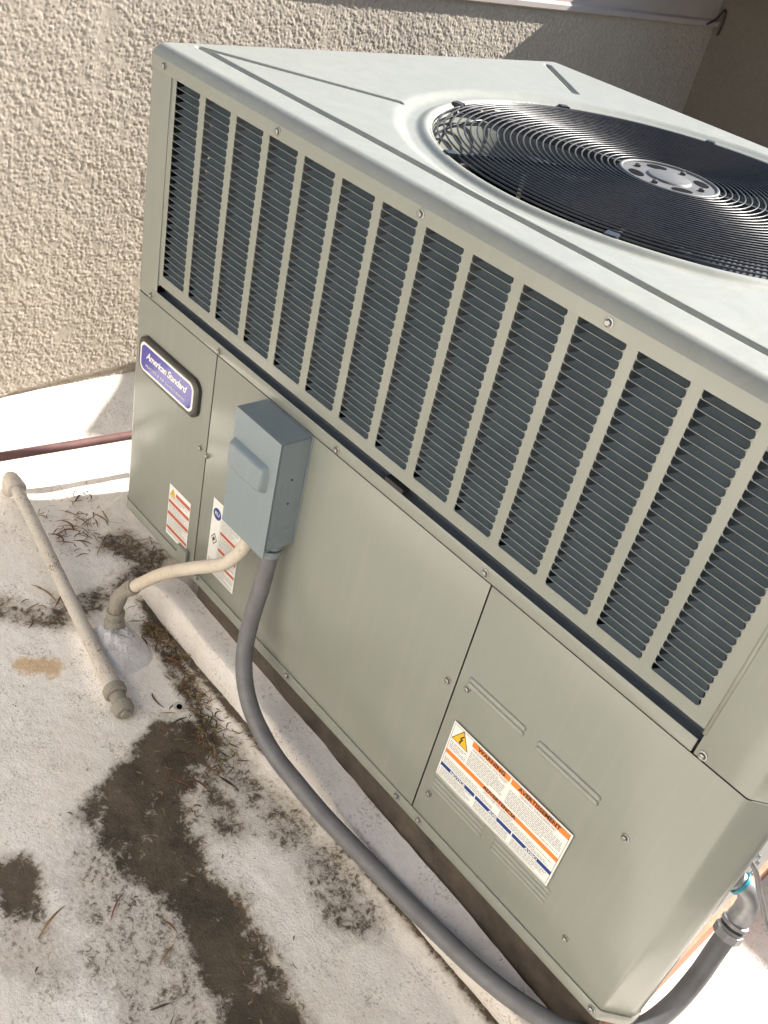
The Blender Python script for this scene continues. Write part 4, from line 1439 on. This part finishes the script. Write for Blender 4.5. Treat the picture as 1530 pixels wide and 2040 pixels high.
def leaf_geo(L, wdt, curl, bend, rg):
    V, F = [], []
    n = 7
    for i in range(n + 1):
        t = i / n
        a = curl * (t - 0.5)
        x = math.sin(a) / (curl + 1e-6) * L if abs(curl) > 0.05 else (t - 0.5) * L
        y = (1 - math.cos(a)) / (curl + 1e-6) * L if abs(curl) > 0.05 else 0.0
        z = bend * math.sin(math.pi * t) + 0.002
        w = wdt * math.sin(math.pi * (0.06 + 0.90 * t)) ** 0.8
        nx, ny = -math.sin(a), math.cos(a)
        V += [(x - nx * w / 2, y - ny * w / 2, z + w * 0.25), (x, y, z), (x + nx * w / 2, y + ny * w / 2, z + w * 0.25)]
    for i in range(n):
        for k in range(2):
            F.append((i * 3 + k, i * 3 + k + 1, (i + 1) * 3 + k + 1, (i + 1) * 3 + k))
    return V, F


rgl = random.Random(5)
leaf_meshes = []
for k in range(10):
    V, F = leaf_geo(rgl.uniform(0.045, 0.075), rgl.uniform(0.0035, 0.0065), rgl.choice((-1, 1)) * rgl.uniform(0.1, 1.5), rgl.uniform(0.001, 0.007), rgl)
    me = bpy.data.meshes.new('dry_leaf')
    me.from_pydata(V, [], F)
    me.materials.append((m_leafA, m_leafA, m_leafB, m_leafC)[k % 4])
    me.polygons.foreach_set('use_smooth', [True] * len(me.polygons))
    me.update()
    leaf_meshes.append(me)


def scatter_leaves(n, cx_, cy_, rx1, ry1, label, group):
    for k in range(n):
        x, y = cx_ + rgl.gauss(0, rx1), cy_ + rgl.gauss(0, ry1)
        o = bpy.data.objects.new('dry_leaf', rgl.choice(leaf_meshes))
        C.objects.link(o)
        o.location = (x, y, ground_z(x, y) + 0.001)
        o.rotation_euler = (rgl.uniform(-0.15, 0.15), rgl.uniform(-0.15, 0.15), rgl.uniform(0, 6.28))
        s_ = rgl.uniform(0.45, 0.95)
        o.scale = (s_, s_, s_)
        tag(o, label, 'leaf', group)


scatter_leaves(34, -0.125, -0.045, 0.05, 0.05, 'thin curled rust brown leaf in the scatter off the far bottom corner', 'leaves by the far corner')
scatter_leaves(16, 0.30, -0.075, 0.04, 0.018, 'curled brown leaf caught between the conduit riser and the curb', 'leaves by the riser')
scatter_leaves(12, 0.07, -0.24, 0.05, 0.05, 'single thin brown leaf lying near the old capped pipe', 'leaves near the capped pipe')
scatter_leaves(14, 0.58, -0.17, 0.06, 0.035, 'dead leaf lying at the upper end of the dark mud patch', 'leaves on the mud patch')
scatter_leaves(7, 0.80, -0.42, 0.14, 0.12, 'stray thin leaf on the stained roof in the foreground', 'stray foreground leaves')


def litter(name, spots, n, label, mats, lo=0.006, hi=0.032):
    V, F, mi = [], [], []
    for k in range(n):
        cx_, cy_, sx_, sy_ = rgl.choice(spots)
        x, y = cx_ + rgl.gauss(0, sx_), cy_ + rgl.gauss(0, sy_)
        L = rgl.uniform(lo, hi)
        v, f = leaf_geo(L, rgl.uniform(0.0012, 0.0035), rgl.uniform(-2.2, 2.2), rgl.uniform(0, 0.004), rgl)
        v = v[::1]
        a = rgl.uniform(0, 6.28)
        ca, sa = math.cos(a), math.sin(a)
        tz_ = rgl.uniform(-0.4, 0.4)
        g = ground_z(x, y) + rgl.uniform(0.0, 0.005)
        b0 = len(V)
        V += [(x + p[0] * ca - p[1] * sa, y + p[0] * sa + p[1] * ca, g + p[2] + max(0, p[0] * tz_)) for p in v]
        F += [tuple(i + b0 for i in q) for q in f]
        mi += [rgl.randrange(len(mats))] * len(f)
    o = pydata(name, V, F, None, None, True)
    for m in mats: o.data.materials.append(m)
    o.data.polygons.foreach_set('material_index', mi)
    tag(o, label, 'leaf litter', None, 'stuff')
    return o


litter('leaf_litter', [(0.27, -0.062, 0.03, 0.012), (0.36, -0.066, 0.04, 0.010), (0.46, -0.085, 0.04, 0.014), (0.54, -0.105, 0.035, 0.02), (0.60, -0.125, 0.04, 0.03)], 420, 'matted brown plant litter packed along the curb below the riser', [m_leafA, m_leafB, m_leafC, m_leafC, m_leafD])
litter('leaf_litter', [(-0.13, -0.03, 0.035, 0.035), (0.02, 0.05, 0.05, 0.03), (-0.25, 0.0, 0.05, 0.06)], 150, 'fine brown leaf bits scattered beside the far bottom corner', [m_leafA, m_leafB, m_leafC])
litter('leaf_litter', [(0.60, -0.27, 0.06, 0.05), (0.75, -0.29, 0.10, 0.04), (1.0, -0.31, 0.08, 0.03), (0.75, -0.45, 0.2, 0.12)], 110, 'tiny plant bits spread over the dark mud patch', [m_leafC, m_leafB, m_leafC], 0.004, 0.018)
